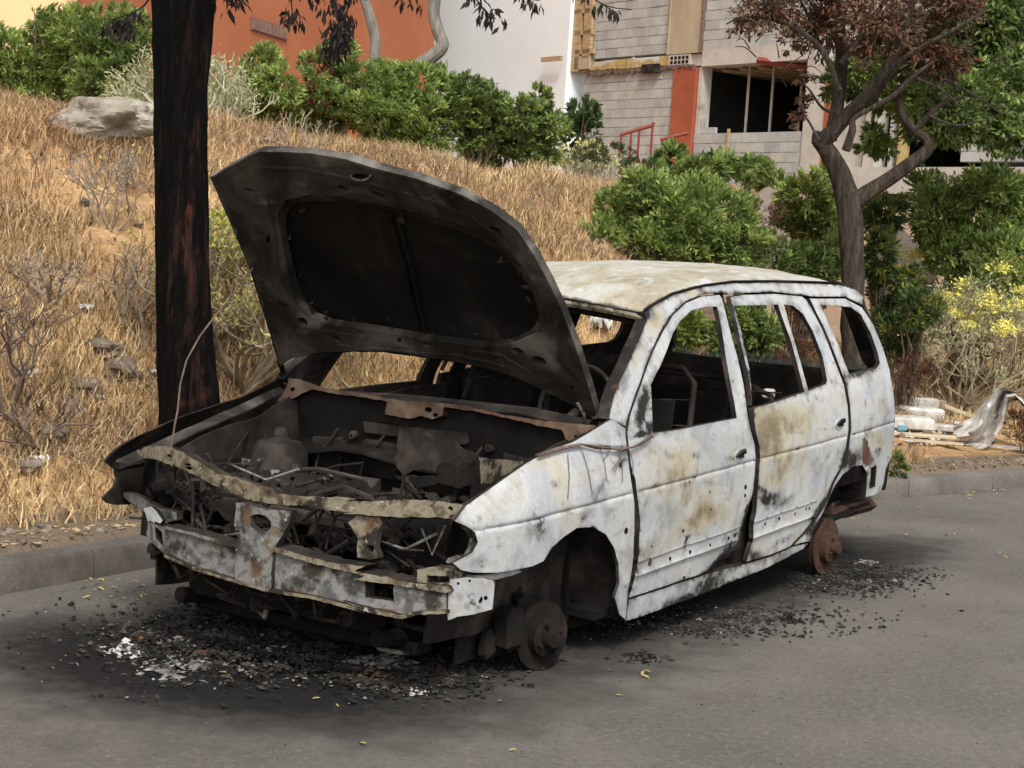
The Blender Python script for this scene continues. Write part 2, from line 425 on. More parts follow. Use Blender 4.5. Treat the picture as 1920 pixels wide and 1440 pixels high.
V[:, 2] = [(.006 * noise.noise(Vector((a * .7, b * .7, 3))) + .0025 * noise.noise(Vector((a * 4, b * 4, 1)))) if (-4 < a < 9 and -4.5 < b < 2) else 0 for a, b in zip(V[:, 0], V[:, 1])]
i = (np.arange(nx - 1)[:, None] * ny + np.arange(ny - 1)[None, :]).ravel()
Fq = np.stack([i, i + ny, i + ny + 1, i + 1], 1).ravel()
def mat_road():
    m = mat('asphalt', [(.25, (.098, .090, .079)), (.45, (.132, .121, .107)), (.6, (.160, .147, .130)), (.8, (.115, .106, .094))], scale=.9, detail=9, rough=.88, bump=.7, bscale=170, bdist=.006, fine=.22,
            layers=[(None, 0, (.180, .167, .150), 40, 0, .48, .72), (None, 0, (.085, .078, .070), 33, 0, .52, .72), (None, 0, (.060, .055, .050), 2.2, 0, .60, .85), (None, 0, (.24, .228, .21), 85, 0, .63, .70), (None, 0, (.04, .037, .034), 95, 0, .65, .71),
                    (None, 0, (.035, .033, .03), 60, 0, .69, .76),
                    ('col', 1, (.080, .068, .056), 3.0, 1.0, .85, 1.5),
                    ('col', 0, (.045, .042, .039), 5.0, .9, .62, 1.25),
                    ('col', 0, (.012, .011, .011), 14, 1.1, 1.15, 1.75)])
    return m
def brown_road(X, Y):
    def el(cx, cy, rx, ry, a=1): return a * np.exp(-(((X - cx) / rx) ** 2 + ((Y - cy) / ry) ** 2))
    return np.clip(el(-.6, -1.35, .5, .35, .22) + el(-1.9, .1, 1.2, .6, .25) + el(1.1, -1.9, .9, .25, .2) + el(.35, -1.35, .8, .22, .45), 0, 1)
colr = np.zeros((len(V), 3)); colr[:, 0] = soot_road(V[:, 0], V[:, 1]); colr[:, 1] = brown_road(V[:, 0], V[:, 1])
o = npmesh('road', V, Fq, np.full(len(Fq) // 4, 4), mat_road(), col=colr, smooth=True); o['kind'] = 'structure'

# terrain sheet --------------------------------------------------------
xs = axis([(-120, -20, 12), (-20, -4, .8), (-4, 16, .09), (16, 34, .6), (34, 60, 3), (60, 300, 30)])
ss = axis([(0, 1.2, .05), (1.2, 6.5, .075), (6.5, 12, .35), (12, 40, 1.6), (40, 300, 26)])
XX, SS = np.meshgrid(xs, ss, indexing='ij'); YY = K(XX) + .12 + SS
V = np.zeros((XX.size, 3)); V[:, 0] = XX.ravel(); V[:, 1] = YY.ravel()
V[:, 2] = [hn(a, b) if abs(a) < 60 and b < 60 else float(HZ(a, b)) for a, b in zip(V[:, 0], V[:, 1])]
sv = SS.ravel(); V[:, 2] = np.where(sv < .001, .10, V[:, 2])
nx, ny = XX.shape
i = (np.arange(nx - 1)[:, None] * ny + np.arange(ny - 1)[None, :]).ravel()
Fq = np.stack([i, i + ny, i + ny + 1, i + 1], 1).ravel()
colr = np.zeros((len(V), 3))
colr[:, 0] = 1 - sm((sv - .25) / .5)      # bare dirt strip next to the kerb
colr[:, 1] = sm((V[:, 0] - 10) / 4)
SOIL = mat('dry_hillside_soil', [(.25, (.24, .13, .06)), (.42, (.40, .235, .11)), (.55, (.52, .34, .17)), (.7, (.38, .24, .13)), (.85, (.25, .17, .11))], scale=1.3, detail=10, rough=.95, bump=.9, bscale=14, bdist=.04, fine=.25,
           layers=[(None, 0, (.46, .30, .14), 2.2, 0, .52, .66), ('col', 0, (.165, .125, .09), 5, .5, .6, .95), ('col', 1, (.30, .205, .14), 4, .8, .7, 1.3), (None, 0, (.20, .145, .10), 5, 0, .54, .66), (None, 0, (.12, .075, .045), 17, 0, .62, .70)])
o = npmesh('hillside', V, Fq, np.full(len(Fq) // 4, 4), SOIL, col=colr, smooth=True); o['kind'] = 'structure'

# kerb: separate stones ------------------------------------------------
kerb = bpy.data.objects.new('kerb', None); COL.objects.link(kerb); kerb['kind'] = 'structure'
def kerb_stone(xa, xb):
    n = 6; V = []; F = []; A = []
    prof = [(0, -.02), (.004, .095), (.018, .118), (.035, .122), (.125, .124), (.13, .02)]
    for i in range(n + 1):
        x = xa + .004 + (xb - xa - .008) * i / n
        y0 = float(K(x)); dx = .01; sl = (float(K(x + dx)) - y0) / dx; nn = Vector((-sl, 1)).normalized()
        for a, h in prof:
            w = noise.noise(Vector((x * 6, a * 9, h * 9))) * .004
            V.append((x + nn.x * (a + w), y0 + nn.y * (a + w), h + w)); A.append((.45 * math.exp(-((x - .6) / 2.6) ** 2), 0, 0))
    m = len(prof)
    for i in range(n):
        for j in range(m - 1): F.append((i * m + j, (i + 1) * m + j, (i + 1) * m + j + 1, i * m + j + 1))
    F.append(tuple(range(m))); F.append(tuple(range(n * m, n * m + m))[::-1])
    mesh('kerb_stone', V, F, CONC, kerb, True, 40, {'stain': A})
x = -4.06
while x < 11: kerb_stone(x, x + 1.0); x += 1.0

# ------------------------------------------------------------------ grass
def blades(name, P, Hh, lean, col, mt, width=.005):
    n = len(P); th = rng.uniform(0, 2 * np.pi, n)
    dx, dy = np.cos(th), np.sin(th); ph = rng.uniform(0, 2 * np.pi, n)
    lx, ly = np.cos(ph) * lean * Hh, np.sin(ph) * lean * Hh
    w = width * rng.uniform(.6, 1.4, n)
    V = np.zeros((n, 5, 3))
    V[:, 0] = P + np.stack([dx * w, dy * w, 0 * w - .01], 1); V[:, 1] = P + np.stack([-dx * w, -dy * w, 0 * w - .01], 1)
    kk = rng.normal(0, .16, (n, 2)) * Hh[:, None]
    mid = P + np.stack([lx * .35 + kk[:, 0], ly * .35 + kk[:, 1], Hh * .6], 1)
    V[:, 2] = mid + np.stack([-dx * w, -dy * w, 0 * w], 1) * .7; V[:, 3] = mid + np.stack([dx * w, dy * w, 0 * w], 1) * .7
    V[:, 4] = P + np.stack([lx, ly, Hh * np.maximum(.15, 1 - .35 * lean)], 1)
    b = (np.arange(n) * 5)[:, None]
    F = np.concatenate([b + [0, 1, 2, 3], b + [3, 2, 4]], 1).ravel()
    lt = np.tile([4, 3], n)
    c = np.repeat(col, 5, 0)
    o = npmesh(name, V.reshape(-1, 3), F, lt, mt, col=c)
    o['kind'] = 'stuff'
    return o
def vnoise(X, Y, sc, seed=0):
    return np.array([noise.noise(Vector((a * sc, b * sc, seed))) for a, b in zip(X, Y)])
def scatter_grass(name, n, x0, x1, s0, s1, hh, dens_seed, label):
    X = rng.uniform(x0, x1, n * 2); S = rng.uniform(s0, s1, n * 2); Y = K(X) + .12 + S
    dn = vnoise(X, Y, .9, dens_seed) + .6 * vnoise(X, Y, 2.6, dens_seed + 3)
    keep = (rng.uniform(-.55, .30, n * 2) < dn) & ~((X > 6.8) & (X < 14) & (S < 1.5 + .4 * dn)); X, Y, S, dn = X[keep], Y[keep], S[keep], dn[keep]
    # tufts
    k = rng.integers(0, len(X), n); r_ = rng.normal(0, .035, (n, 2))
    X2, Y2, dn2 = X[k] + r_[:, 0], Y[k] + r_[:, 1], dn[k]
    ok = (Y2 - K(X2)) > .3; X2, Y2, dn2 = X2[ok], Y2[ok], dn2[ok]; n = len(X2)
    Z = np.array([hn(a, b) for a, b in zip(X2, Y2)])
    Hh = hh * rng.uniform(.4, 1.15, n) * (.75 + .6 * np.clip(dn2 + .2, 0, 1))
    t = np.clip(.48 + 1.1 * vnoise(X2, Y2, .75, 9) + rng.normal(0, .16, n), 0, 1)[:, None]
    red = np.clip(.38 + 1.5 * vnoise(X2, Y2, .9, 21) + rng.normal(0, .15, n), 0, 1)[:, None]
    straw = np.array([.80, .62, .35]); tan = np.array([.55, .385, .215]); rus = np.array([.42, .24, .13])
    c = tan * (1 - t) + straw * t; c = c * (1 - .6 * red) + rus * .6 * red
    c = c * rng.uniform(.55, 1.35, (n, 1)); dk = rng.uniform(0, 1, n) < .12; c[dk] = np.array([.16, .105, .06])
    lean = np.abs(rng.normal(.55, .55, n)); Hh = Hh / np.sqrt(1 + lean * lean * .5)
    o = blades(name, np.stack([X2, Y2, Z], 1), Hh, lean, c, GRASS, .0042)
    o['label'] = label; o['category'] = 'grass'
scatter_grass('dry_grass', 105000, -2.5, 11.5, .28, 3.0, .165, 4, 'golden brown dry grass covering the lower hillside behind the kerb')
scatter_grass('dry_grass', 95000, -1, 14, 2.8, 6.4, .20, 8, 'straw coloured dry grass on the upper slope and crest of the hill')
scatter_grass('dry_grass', 26000, 10, 24, .5, 5.0, .26, 2, 'reddish dry grass on the low ground at the right beyond the car')

def tangle(name, n, label):
    X = rng.uniform(-2.5, 13, n * 3); S = rng.uniform(.3, 6.2, n * 3); Y = K(X) + .12 + S
    dn = vnoise(X, Y, 1.3, 31) + .5 * vnoise(X, Y, 4, 35); kp = (dn > rng.uniform(-.1, .45, n * 3)) & ~((X > 6.8) & (S < 1.5)); X, Y = X[kp][:n], Y[kp][:n]; n = len(X)
    Z = np.array([hn(a, b) for a, b in zip(X, Y)]) + rng.uniform(0, .06, n)
    c = np.array([[.30, .21, .14], [.46, .36, .24], [.20, .13, .085], [.58, .47, .30]])[rng.integers(0, 4, n)] * rng.uniform(.7, 1.2, (n, 1))
    o = blades(name, np.stack([X, Y, Z], 1), rng.uniform(.05, .16, n), rng.uniform(1.2, 2.6, n), c, GRASS, .0035); o['label'] = label; o['category'] = 'dead weeds'
tangle('tangled_dead_weeds', 42000, 'tangled brown and grey dead weeds matted between the grass on the slope')

# ------------------------------------------------------------------ vegetation
def leaf_cloud(P, N_, size, ratio, cols, droop=0.0, fold=True):
    """P: positions, N_: preferred direction of the leaf axis; returns V, F, lt, C"""
    n = len(P)
    ax = N_ + rng.normal(0, .55, (n, 3)); ax[:, 2] -= droop
    ax /= np.linalg.norm(ax, axis=1)[:, None] + 1e-9
    sd_ = np.cross(ax, rng.normal(0, 1, (n, 3)) + np.array([0, 0, .8])); sd_ /= np.linalg.norm(sd_, axis=1)[:, None] + 1e-9
    up_ = np.cross(sd_, ax)
    L_ = size * rng.uniform(.6, 1.3, n)[:, None]; Wd = L_ * ratio
    V = np.zeros((n, 4, 3))
    V[:, 0] = P; V[:, 1] = P + ax * L_ * .5 + sd_ * Wd * .5 + up_ * Wd * .15; V[:, 2] = P + ax * L_ - up_ * L_ * .08; V[:, 3] = P + ax * L_ * .5 - sd_ * Wd * .5 + up_ * Wd * .15
    b = (np.arange(n) * 4)[:, None]
    F = (b + [0, 1, 2, 0, 2, 3]).ravel(); lt = np.full(2 * n, 3)
    return V.reshape(-1, 3), F, lt, np.repeat(cols, 4, 0)
GREENS = {'fresh': ((.15, .215, .050), (.42, .52, .15)), 'mid': ((.115, .165, .045), (.36, .46, .14)), 'dark': ((.080, .110, .040), (.22, .29, .10)),
          'yell': ((.13, .16, .035), (.28, .30, .08)), 'brown': ((.060, .030, .020), (.19, .12, .075)), 'char': ((.012, .010, .009), (.03, .022, .02)),
          'olive': ((.05, .09, .03), (.10, .15, .05)), 'redb': ((.10, .038, .022), (.20, .085, .045))}
def cols_for(n, kind, clump=None):
    a, b = [np.array(c) for c in GREENS[kind]]
    t = rng.uniform(0, 1, (n, 1)) if clump is None else np.clip(clump[:, None] + rng.normal(0, .18, (n, 1)), 0, 1)
    return (a * (1 - t) + b * t) * rng.uniform(.85, 1.15, (n, 1))
def crown(name, blobs, n, size, ratio, kind, parent, mt=None, droop=0.0, clumps=None, kind2=None, frac2=0.0, up=.5, shell=.55):
    """blobs: (centre, (rx,ry,rz)); leaves sit in clumps at twig ends spread through the volume"""
    nc = clumps or max(12, n // 22); P = []; A = []
    vol = np.array([r_[0] * r_[1] * r_[2] for _, r_ in blobs]); vol = vol ** .8; vol /= vol.sum()
    bi = rng.choice(len(blobs), nc, p=vol)
    d = rng.normal(0, 1, (nc, 3)); d /= np.linalg.norm(d, axis=1)[:, None]
    rr = rng.uniform(shell, 1.05, nc) ** .8; sh = rng.uniform(0, 1, nc) < .16; rr[sh] *= rng.uniform(1.05, 1.32, sh.sum())
    cc = np.array([blobs[k][0] for k in bi]) + d * rr[:, None] * np.array([blobs[k][1] for k in bi])
    out = d.copy(); out[:, 2] += up
    cs = float(np.mean([min(r_) for _, r_ in blobs])) * .27; size = size * .82; n = int(n * 1.25)
    k = rng.integers(0, nc, n)
    P = cc[k] + rng.normal(0, 1, (n, 3)) * cs * .5 * np.array([1, 1, .8])
    cl = rng.uniform(0, 1, nc)[k]
    c = cols_for(n, kind, cl)
    if kind2:
        m = (rng.uniform(0, 1, nc) < frac2)[k]; c2 = cols_for(n, kind2, cl); c[m] = c2[m]
    V, F, lt, C = leaf_cloud(P, out[k], size, ratio, c, droop)
    return tag(npmesh(name, V, F, lt, mt or LEAF, parent=parent, col=C), kind='stuff')
def stems(name, base, tips, r0, mt, parent, bend=.15, n=5):
    mb = MB()
    for t in tips:
        b = Vector(tuple(base)) + Vector((random.uniform(-.05, .05), random.uniform(-.05, .05), 0)); t = Vector(tuple(t)); L_ = (t - b).length
        mid = [b.lerp(t, k / 5) + Vector((random.uniform(-1, 1), random.uniform(-1, 1), random.uniform(-.3, .6))) * L_ * bend * .3 for k in range(1, 5)]
        pts = [b] + mid + [t]
        mb.tube(pts, [r0 * (1 - .8 * k / 5) for k in range(6)], n)
    return mb.build(name, mt, parent)
def bush(label, rects, D, kind, n, size=.10, ratio=.34, group=None, kind2=None, frac2=0, depth=.8, droop=0.0, name='bush', basepx=None, twig=TWIGD):
    """rects: (cx, cy, rx, ry) of leaf masses as measured in the photo, at distance D"""
    bl = []
    for (cx, cy, rx, ry) in rects:
        c = dep(cx, cy, D + random.uniform(-.3, .3)); bl.append((c, (rx / FPX * D, rx / FPX * D * depth, ry / FPX * D)))
        if group == G1: bl.append((dep(cx + random.uniform(-15, 15), cy + ry * .8 + 22, D), (rx / FPX * D * .95, rx / FPX * D * .6, (ry * .6 + 24) / FPX * D)))
    cen = np.mean([b[0] for b in bl], 0)
    gz = hn(cen[0], cen[1])
    root = empty(name, (cen[0], cen[1], gz), label, 'bush', group)
    crown('foliage', bl, int(n * (1.7 if group == G1 else 1.1)), size, ratio, kind, root, kind2=kind2, frac2=frac2, droop=droop)
    tips = []
    for k in range(16):
        b = random.choice(bl); d = Vector((random.gauss(0, 1), random.gauss(0, 1), random.gauss(0, 1))).normalized() * .8
        tips.append(Vector(tuple(b[0])) + Vector((d.x * b[1][0], d.y * b[1][1], d.z * b[1][2])))
    stems('stem', (cen[0], cen[1], gz - .05), tips, .016 if name == 'bush' else .004, twig, root)
    return root
G1 = 'green bushes along the top of the hill'
bush('large green bush in front of the yellow wall at the far left of the hilltop', [(30, 115, 70, 55), (110, 80, 60, 60), (60, 140, 90, 40), (75, 35, 25, 28), (0, 90, 50, 40), (140, 60, 45, 35)], 16.5, 'fresh', 8500, .085, .34, G1, 'mid', .4)
bush('green bush between the yellow wall and the charred trunk with dark shaded base', [(190, 95, 65, 55), (240, 70, 45, 50), (210, 140, 60, 30), (180, 50, 40, 35)], 16.2, 'mid', 6500, .085, .34, G1, 'dark', .4)
bush('bright green bush right of the pale shrub behind the charred trunk', [(490, 130, 45, 42), (520, 165, 45, 35), (475, 175, 38, 30)], 16.0, 'fresh', 5000, .08, .34, G1, 'yell', .25)
bush('darker bush with reddish shoots in front of the orange wall', [(600, 140, 38, 50), (640, 110, 30, 38), (610, 185, 60, 28), (670, 150, 30, 35)], 16.4, 'mid', 5500, .08, .32, G1, 'redb', .12)
bush('wide bright green bush at the foot of the grey limbed tree', [(720, 165, 60, 42), (785, 165, 55, 45), (700, 205, 60, 25), (800, 210, 40, 25), (830, 150, 22, 20)], 16.6, 'fresh', 8000, .085, .34, G1, 'mid', .35)
bush('open leggy green bush in front of the white wall', [(880, 180, 45, 32), (900, 205, 60, 25), (860, 210, 35, 25), (930, 180, 25, 20)], 16.8, 'mid', 3600, .09, .36, G1, 'dark', .3)
bush('small dark green bush at the right end of the hilltop row before the white wall', [(985, 215, 48, 30), (1010, 190, 25, 28), (960, 245, 30, 18), (1000, 250, 45, 22)], 17.0, 'mid', 4200, .09, .36, G1, 'dark', .3)
bush('low green bush filling the row between the two leggy bushes by the white wall', [(935, 225, 40, 26), (1040, 235, 30, 22), (905, 245, 60, 16)], 17.2, 'fresh', 3000, .085, .34, G1, 'mid', .4)
bush('little green bush behind the yellow flowered shrub at the block wall corner', [(1092, 215, 34, 22), (1075, 235, 25, 15), (1105, 200, 16, 12)], 19.0, 'olive', 1500, .09, .36, G1)
G2 = 'bushes on the low ground behind the car'
bush('broad rounded green bush right behind the car roof', [(1180, 400, 75, 50), (1270, 410, 95, 70), (1350, 420, 70, 65), (1130, 450, 60, 45), (1240, 460, 120, 40), (1215, 350, 50, 25), (1310, 355, 45, 28), (1390, 460, 50, 45)], 14.0, 'mid', 17000, .085, .34, G2, 'fresh', .45)
bush('leafy green bush below the dark opening of the block building', [(1260, 300, 35, 28), (1310, 325, 50, 22), (1350, 310, 30, 20), (1235, 325, 25, 20)], 21.0, 'mid', 3600, .13, .36, G2, 'olive', .3)
bush('thin fern leaved bush against the low block wall', [(1410, 318, 50, 18), (1385, 340, 40, 14), (1440, 330, 25, 20), (1455, 350, 30, 14)], 21.5, 'mid', 1900, .13, .30, G2)
bush('yellow green bush left of the right tree trunk', [(1510, 370, 48, 38), (1530, 420, 55, 40), (1480, 400, 30, 25), (1550, 345, 35, 30)], 16.5, 'fresh', 6500, .09, .34, G2, 'yell', .5)
bush('dark green bush low behind the rear of the car roof', [(1440, 480, 60, 38), (1520, 500, 65, 40), (1400, 500, 50, 30), (1560, 470, 30, 35), (1500, 540, 60, 30)], 15.0, 'mid', 7500, .085, .34, G2, 'dark', .4)
bush('sparse yellowish bush right of the right tree trunk', [(1655, 400, 45, 35), (1650, 480, 32, 50), (1665, 560, 38, 45), (1640, 620, 30, 35), (1700, 530, 28, 28)], 15.5, 'yell', 6000, .085, .34, G2, 'olive', .5, droop=.2)
bush('large dense green bush at the right edge behind the yellow flowers', [(1760, 400, 60, 55), (1850, 420, 85, 80), (1920, 430, 60, 80), (1790, 470, 65, 50), (1880, 500, 80, 55), (1740, 350, 40, 25), (1860, 350, 60, 30)], 16.0, 'mid', 19000, .085, .36, G2, 'fresh', .45)
bush('low green tangle between the sparse bush and the flowering shrub', [(1690, 630, 40, 40), (1720, 580, 40, 35)], 14.5, 'olive', 2600, .08, .34, G2, 'yell', .3)
bush('small weed growing at the kerb beside the rear of the car', [(1675, 868, 14, 18), (1690, 885, 12, 10)], float(ground_hit(1680, 893)[1]), 'olive', 420, .05, .3, None, 'yell', .3, name='weed')

bush('low dark green bush seen through the rear door windows of the car', [(1395, 600, 40, 45), (1430, 630, 35, 35), (1360, 640, 35, 30)], 13.2, 'mid', 5000, .08, .34, None, 'dark', .4)
bush('bright green plant seen through the front door window of the car', [(1290, 615, 32, 35), (1270, 650, 30, 25)], 13.0, 'fresh', 2600, .075, .34, None, 'yell', .3)
bush('rusty dead undergrowth between the bushes behind the car windows', [(1500, 620, 50, 40), (1470, 660, 60, 30), (1440, 400, 30, 20)], 13.8, 'redb', 2400, .06, .14, None, 'brown', .4, name='dead_weed')
def shrub(label, basept, height, spread, levels, mt, kind_tip, ntip, tipsize, n0=7, r0=.02, group=None, cat='shrub', name='shrub', seed=1, tipcol=None, upb=.6, branch='branch', leafn=5, flat=False, fs=.5, fl=1.0, fol=None):
    rs = random.Random(seed)
    root = empty(name, basept, label, cat, group)
    mb = MB(); tips = []
    def grow(p, d, L_, r_, lv):
        pts = [p]; q = p.copy(); dd = d.copy()
        for k in range(3):
            dd = (dd + Vector((rs.gauss(0, .22), rs.gauss(0, .22), rs.gauss(0, .12) + .12 * upb))).normalized(); q = q + dd * L_ / 3; pts.append(q.copy())
        mb.tube(pts, [r_, r_ * .92, r_ * .85, r_ * .75], 5 if lv < 2 else 4, cap=False)
        if lv >= levels: tips.append((q, dd)); return
        for k in range(rs.choice((2, 3))):
            s_ = Vector((rs.gauss(0, 1), rs.gauss(0, 1), rs.gauss(0, .5) + upb * .5)).normalized()
            grow(q, (dd * .75 + s_ * .75).normalized(), L_ * rs.uniform(.62, .85), r_ * .72, lv + 1)
    for k in range(n0):
        a = 2 * math.pi * (k + rs.random()) / n0
        d = Vector((math.cos(a) * spread, math.sin(a) * spread, 1)).normalized()
        grow(Vector(tuple(basept)) + Vector((rs.uniform(-.03, .03), rs.uniform(-.03, .03), -.03)), d, height * .38, r0, 0)
    # scale to the asked height
    top = max(v[2] for v in mb.v) - basept[2]; sc = height / max(top, .01); b = Vector(tuple(basept))
    mb.v = [tuple(b + (Vector(v) - b) * sc) for v in mb.v]
    tag(mb.build(branch, mt, root), kind='stuff')
    if fol:
        P = []; A = []
        for t, d in tips:
            t2 = b + (t - b) * sc
            for k in range(fol[0]): P.append(tuple(t2 + Vector((rs.gauss(0, 1), rs.gauss(0, 1), rs.gauss(0, 1))) * fol[1] * .8)); A.append(tuple(d + Vector((rs.gauss(0, .6), rs.gauss(0, .6), rs.gauss(0, .4) + .3))))
        P = np.array(P); V, F, lt, C = leaf_cloud(P, np.array(A), fol[1], .28, np.array(fol[2]) * rng.uniform(.6, 1.3, (len(P), 1)))
        tag(npmesh('foliage', V, F, lt, LEAF, parent=root, col=C), kind='stuff')
    if ntip:
        T = [(b + (t - b) * sc, d) for t, d in tips if (not flat or (t.z - basept[2]) > .55 * top)]
        rs.shuffle(T); T = T[:ntip]
        P = []; A = []
        for t, d in T:
            for k in range(leafn):
                P.append(tuple(t + Vector((rs.gauss(0, 1), rs.gauss(0, 1), rs.gauss(0, .45))) * tipsize * fs)); A.append(tuple(d * .5 + Vector((rs.gauss(0, 1), rs.gauss(0, 1), rs.gauss(0, .5) + .3))))
        if P:
            P = np.array(P); c = np.array(tipcol) * rng.uniform(.75, 1.2, (len(P), 1))
            V, F, lt, C = leaf_cloud(P, np.array(A), tipsize * fl, .45, c)
            tag(npmesh('flower_cluster' if kind_tip == 'flower' else 'foliage', V, F, lt, FLOWER, parent=root, col=C), kind='stuff')
    return root
YF = (.92, .84, .22); YG = (.34, .38, .12)
def gh(px, py): return ground_hit(px, py)[0]
p = dep(345, 175, 15.2); p[2] = hn(p[0], p[1])
shrub('big pale candelabra shrub on the hilltop behind the charred trunk', p, 0.95, 1.2, 4, EUPH, 'leaf', 200, .045, 15, .022, fol=(4, .05, (.50, .50, .30)), seed=3, tipcol=(.42, .45, .22), leafn=4)
p = gh(458, 732)
shrub('bare pale branched shrub with yellow tips between the charred trunk and the raised hood', p, 1.05, .75, 4, EUPB, 'flower', 80, .045, 12, .016, seed=8, tipcol=(.62, .60, .16), flat=True, leafn=26, fol=(8, .045, (.48, .47, .17)))
p = gh(1885, 760)
shrub('large yellow flowering succulent shrub at the right edge above the rubbish', p, 1.72, .9, 4, EUPB, 'flower', 52, .075, 15, .019, seed=11, tipcol=YF, leafn=150, flat=True, fs=.80, fl=.48, fol=(9, .046, (.46, .49, .27)))
p = dep(1800, 730, 15.2); p[2] = hn(p[0], p[1])
shrub('paler half of the flowering shrub clump, left of the large one', p, 1.30, .8, 4, EUPB, 'flower', 26, .07, 14, .016, seed=14, tipcol=YF, leafn=130, flat=True, fs=.80, fl=.48, fol=(9, .046, (.46, .49, .27)))
p = dep(1100, 285, 17.5); p[2] = hn(p[0], p[1])
shrub('round shrub with pale yellow flowers left of the red railing', p, .62, 1.0, 4, EUPH, 'flower', 70, .06, 12, .015, seed=17, tipcol=(.55, .54, .22), leafn=8, flat=True)
G3 = 'bare twig shrubs on the dry slope'
for (px, py, h_, sp, nn, sd_, lab) in [(205, 430, .55, .75, 6, 21, 'pale bare twig shrub below the boulder'),
                                  (78, 590, .36, .45, 4, 22, 'small bare forked twig shrub at the left above the litter'),
                                  (272, 655, .62, .35, 4, 23, 'bare upright shrub just left of the charred trunk'),
                                  (5, 790, .70, .6, 5, 24, 'dark bare twig shrub at the left edge of the slope'),
                                  (60, 845, .30, 1.4, 4, 25, 'low sprawling dead twig at the left above the kerb'),
                                  (560, 300, .4, .8, 4, 26, 'small dead twig shrub on the slope above the raised hood')]:
    shrub(lab, gh(px, py), h_, sp, 3 if nn < 6 else 4, TWIGD if sd_ in (24, 25) else TWIG, 'leaf', 8 if sd_ in (21, 23) else 0, .03, nn, .009, G3, seed=sd_, tipcol=(.5, .5, .15), upb=.8, name='dead_shrub')

# grey-green mound on the slope's right end
bush('grey green low scrub on the right shoulder of the hill', [(1150, 290, 55, 18), (1200, 320, 40, 22), (1100, 290, 40, 12), (1190, 345, 35, 18)], 16.5, 'olive', 2600, .045, .3, None, 'brown', .3, name='scrub')
for (cx, cy, D, lab) in [(1700, 690, 14.5, 'reddish brown dead weeds left of the flowering shrub'), (1905, 800, 13.4, 'dry reddish weeds under the white sheet at the right edge'), (1480, 560, 13.5, 'brown dead weeds behind the rear window of the car')]:
    bush(lab, [(cx, cy, 50, 28), (cx + 25, cy + 15, 40, 22)], D, 'redb', 1500, .06, .12, 'dead weeds beyond the kerb', 'brown', .4, name='dead_weed')

# ------------------------------------------------------------------ trees
def px_tube(mb, pts, D, n=10, wob=0, stain=None):
    P = []; Rr = []
    for i_, (x_, y_, r_) in enumerate(pts):
        d_ = D if not isinstance(D, (list, tuple)) else D[i_]
        P.append(Vector(tuple(dep(x_, y_, d_)))); Rr.append(r_ / FPX * d_)
    # subdivide smoothly
    Q = []; S = []
    for i_ in range(len(P) - 1):
        p0 = P[max(i_ - 1, 0)]; p1 = P[i_]; p2 = P[i_ + 1]; p3 = P[min(i_ + 2, len(P) - 1)]
        for k in range(4):
            t = k / 4
            Q.append(.5 * ((2 * p1) + (p2 - p0) * t + (2 * p0 - 5 * p1 + 4 * p2 - p3) * t * t + (3 * p1 - p0 - 3 * p2 + p3) * t ** 3)); S.append(Rr[i_] * (1 - t) + Rr[i_ + 1] * t)
    Q.append(P[-1]); S.append(Rr[-1])
    if wob: S = [s_ * (1 + wob * noise.noise(q * 6)) for q, s_ in zip(Q, S)]
    mb.tube(Q, S, n)
    return Q
# charred tree
DT = 8.0
tb = dep(355, 830, DT); gz = hn(tb[0], tb[1])
tree1 = empty('burnt_tree', (tb[0], tb[1], gz), 'thick charred black tree trunk standing at the kerb behind the front of the car', 'tree')
mb = MB()
edges = [(-60, 280, 412), (0, 286, 404), (60, 287, 398), (150, 289, 390), (250, 289, 388), (350, 291, 389), (450, 291, 391), (550, 292, 395), (640, 294, 399), (700, 297, 405), (760, 301, 412), (830, 300, 418), (880, 290, 430)]
Q = []; nr = 26
for y_, a, b in edges[::-1]:
    Q.append((Vector(tuple(dep((a + b) / 2, y_, DT))), (b - a) / 2 / FPX * DT))
V = []; F = []; A = []
rings = []
for i_ in range(len(Q) - 1):
    for k in range(7):
        t = k / 7; rings.append((Q[i_][0].lerp(Q[i_ + 1][0], t), Q[i_][1] * (1 - t) + Q[i_ + 1][1] * t))
rings.append(Q[-1])
camd = Vector(tuple(CP)) 
for c, r_ in rings:
    for k in range(nr):
        a = 2 * math.pi * k / nr; dr_ = Vector((math.cos(a), math.sin(a), 0))
        pz = c + dr_ * r_
        w = 1 + .06 * noise.noise(Vector((dr_.x * 3, dr_.y * 3, c.z * 2.0))) + .03 * noise.noise(Vector((dr_.x * 9, dr_.y * 9, c.z * 9))) + .04 * noise.noise(Vector((dr_.x * 14, dr_.y * 14, c.z * 4)))
        q = c + dr_ * r_ * w; V.append(tuple(q))
        # orange-brown bare patches where bark has come off (facing the road, right of centre)
        v = Vector(tuple(q)) - camd; dd = v.dot(Vector(tuple(CD))); px_ = 960 + FPX * v.dot(Vector(tuple(CR))) / dd; py_ = 720 - FPX * v.dot(Vector(tuple(CU))) / dd
        st = 0
        if v.dot(dr_) < 0:
            for (cx, cy, rx, ry, am) in [(356, 400, 12, 40, .42), (350, 465, 18, 45, .5), (360, 545, 9, 60, .42), (388, 460, 5, 160, .4), (372, 250, 8, 60, .3), (385, 740, 15, 22, .5), (345, 755, 18, 14, .35), (335, 650, 14, 60, .22), (378, 620, 8, 60, .28), (360, 330, 9, 40, .28), (330, 480, 10, 40, .22), (365, 180, 12, 40, .2), (320, 560, 8, 50, .2), (375, 690, 14, 40, .32), (340, 90, 14, 40, .15)]:
                st += am * math.exp(-(((px_ - cx) / rx) ** 2 + ((py_ - cy) / ry) ** 2))
        A.append((0, 0, st))
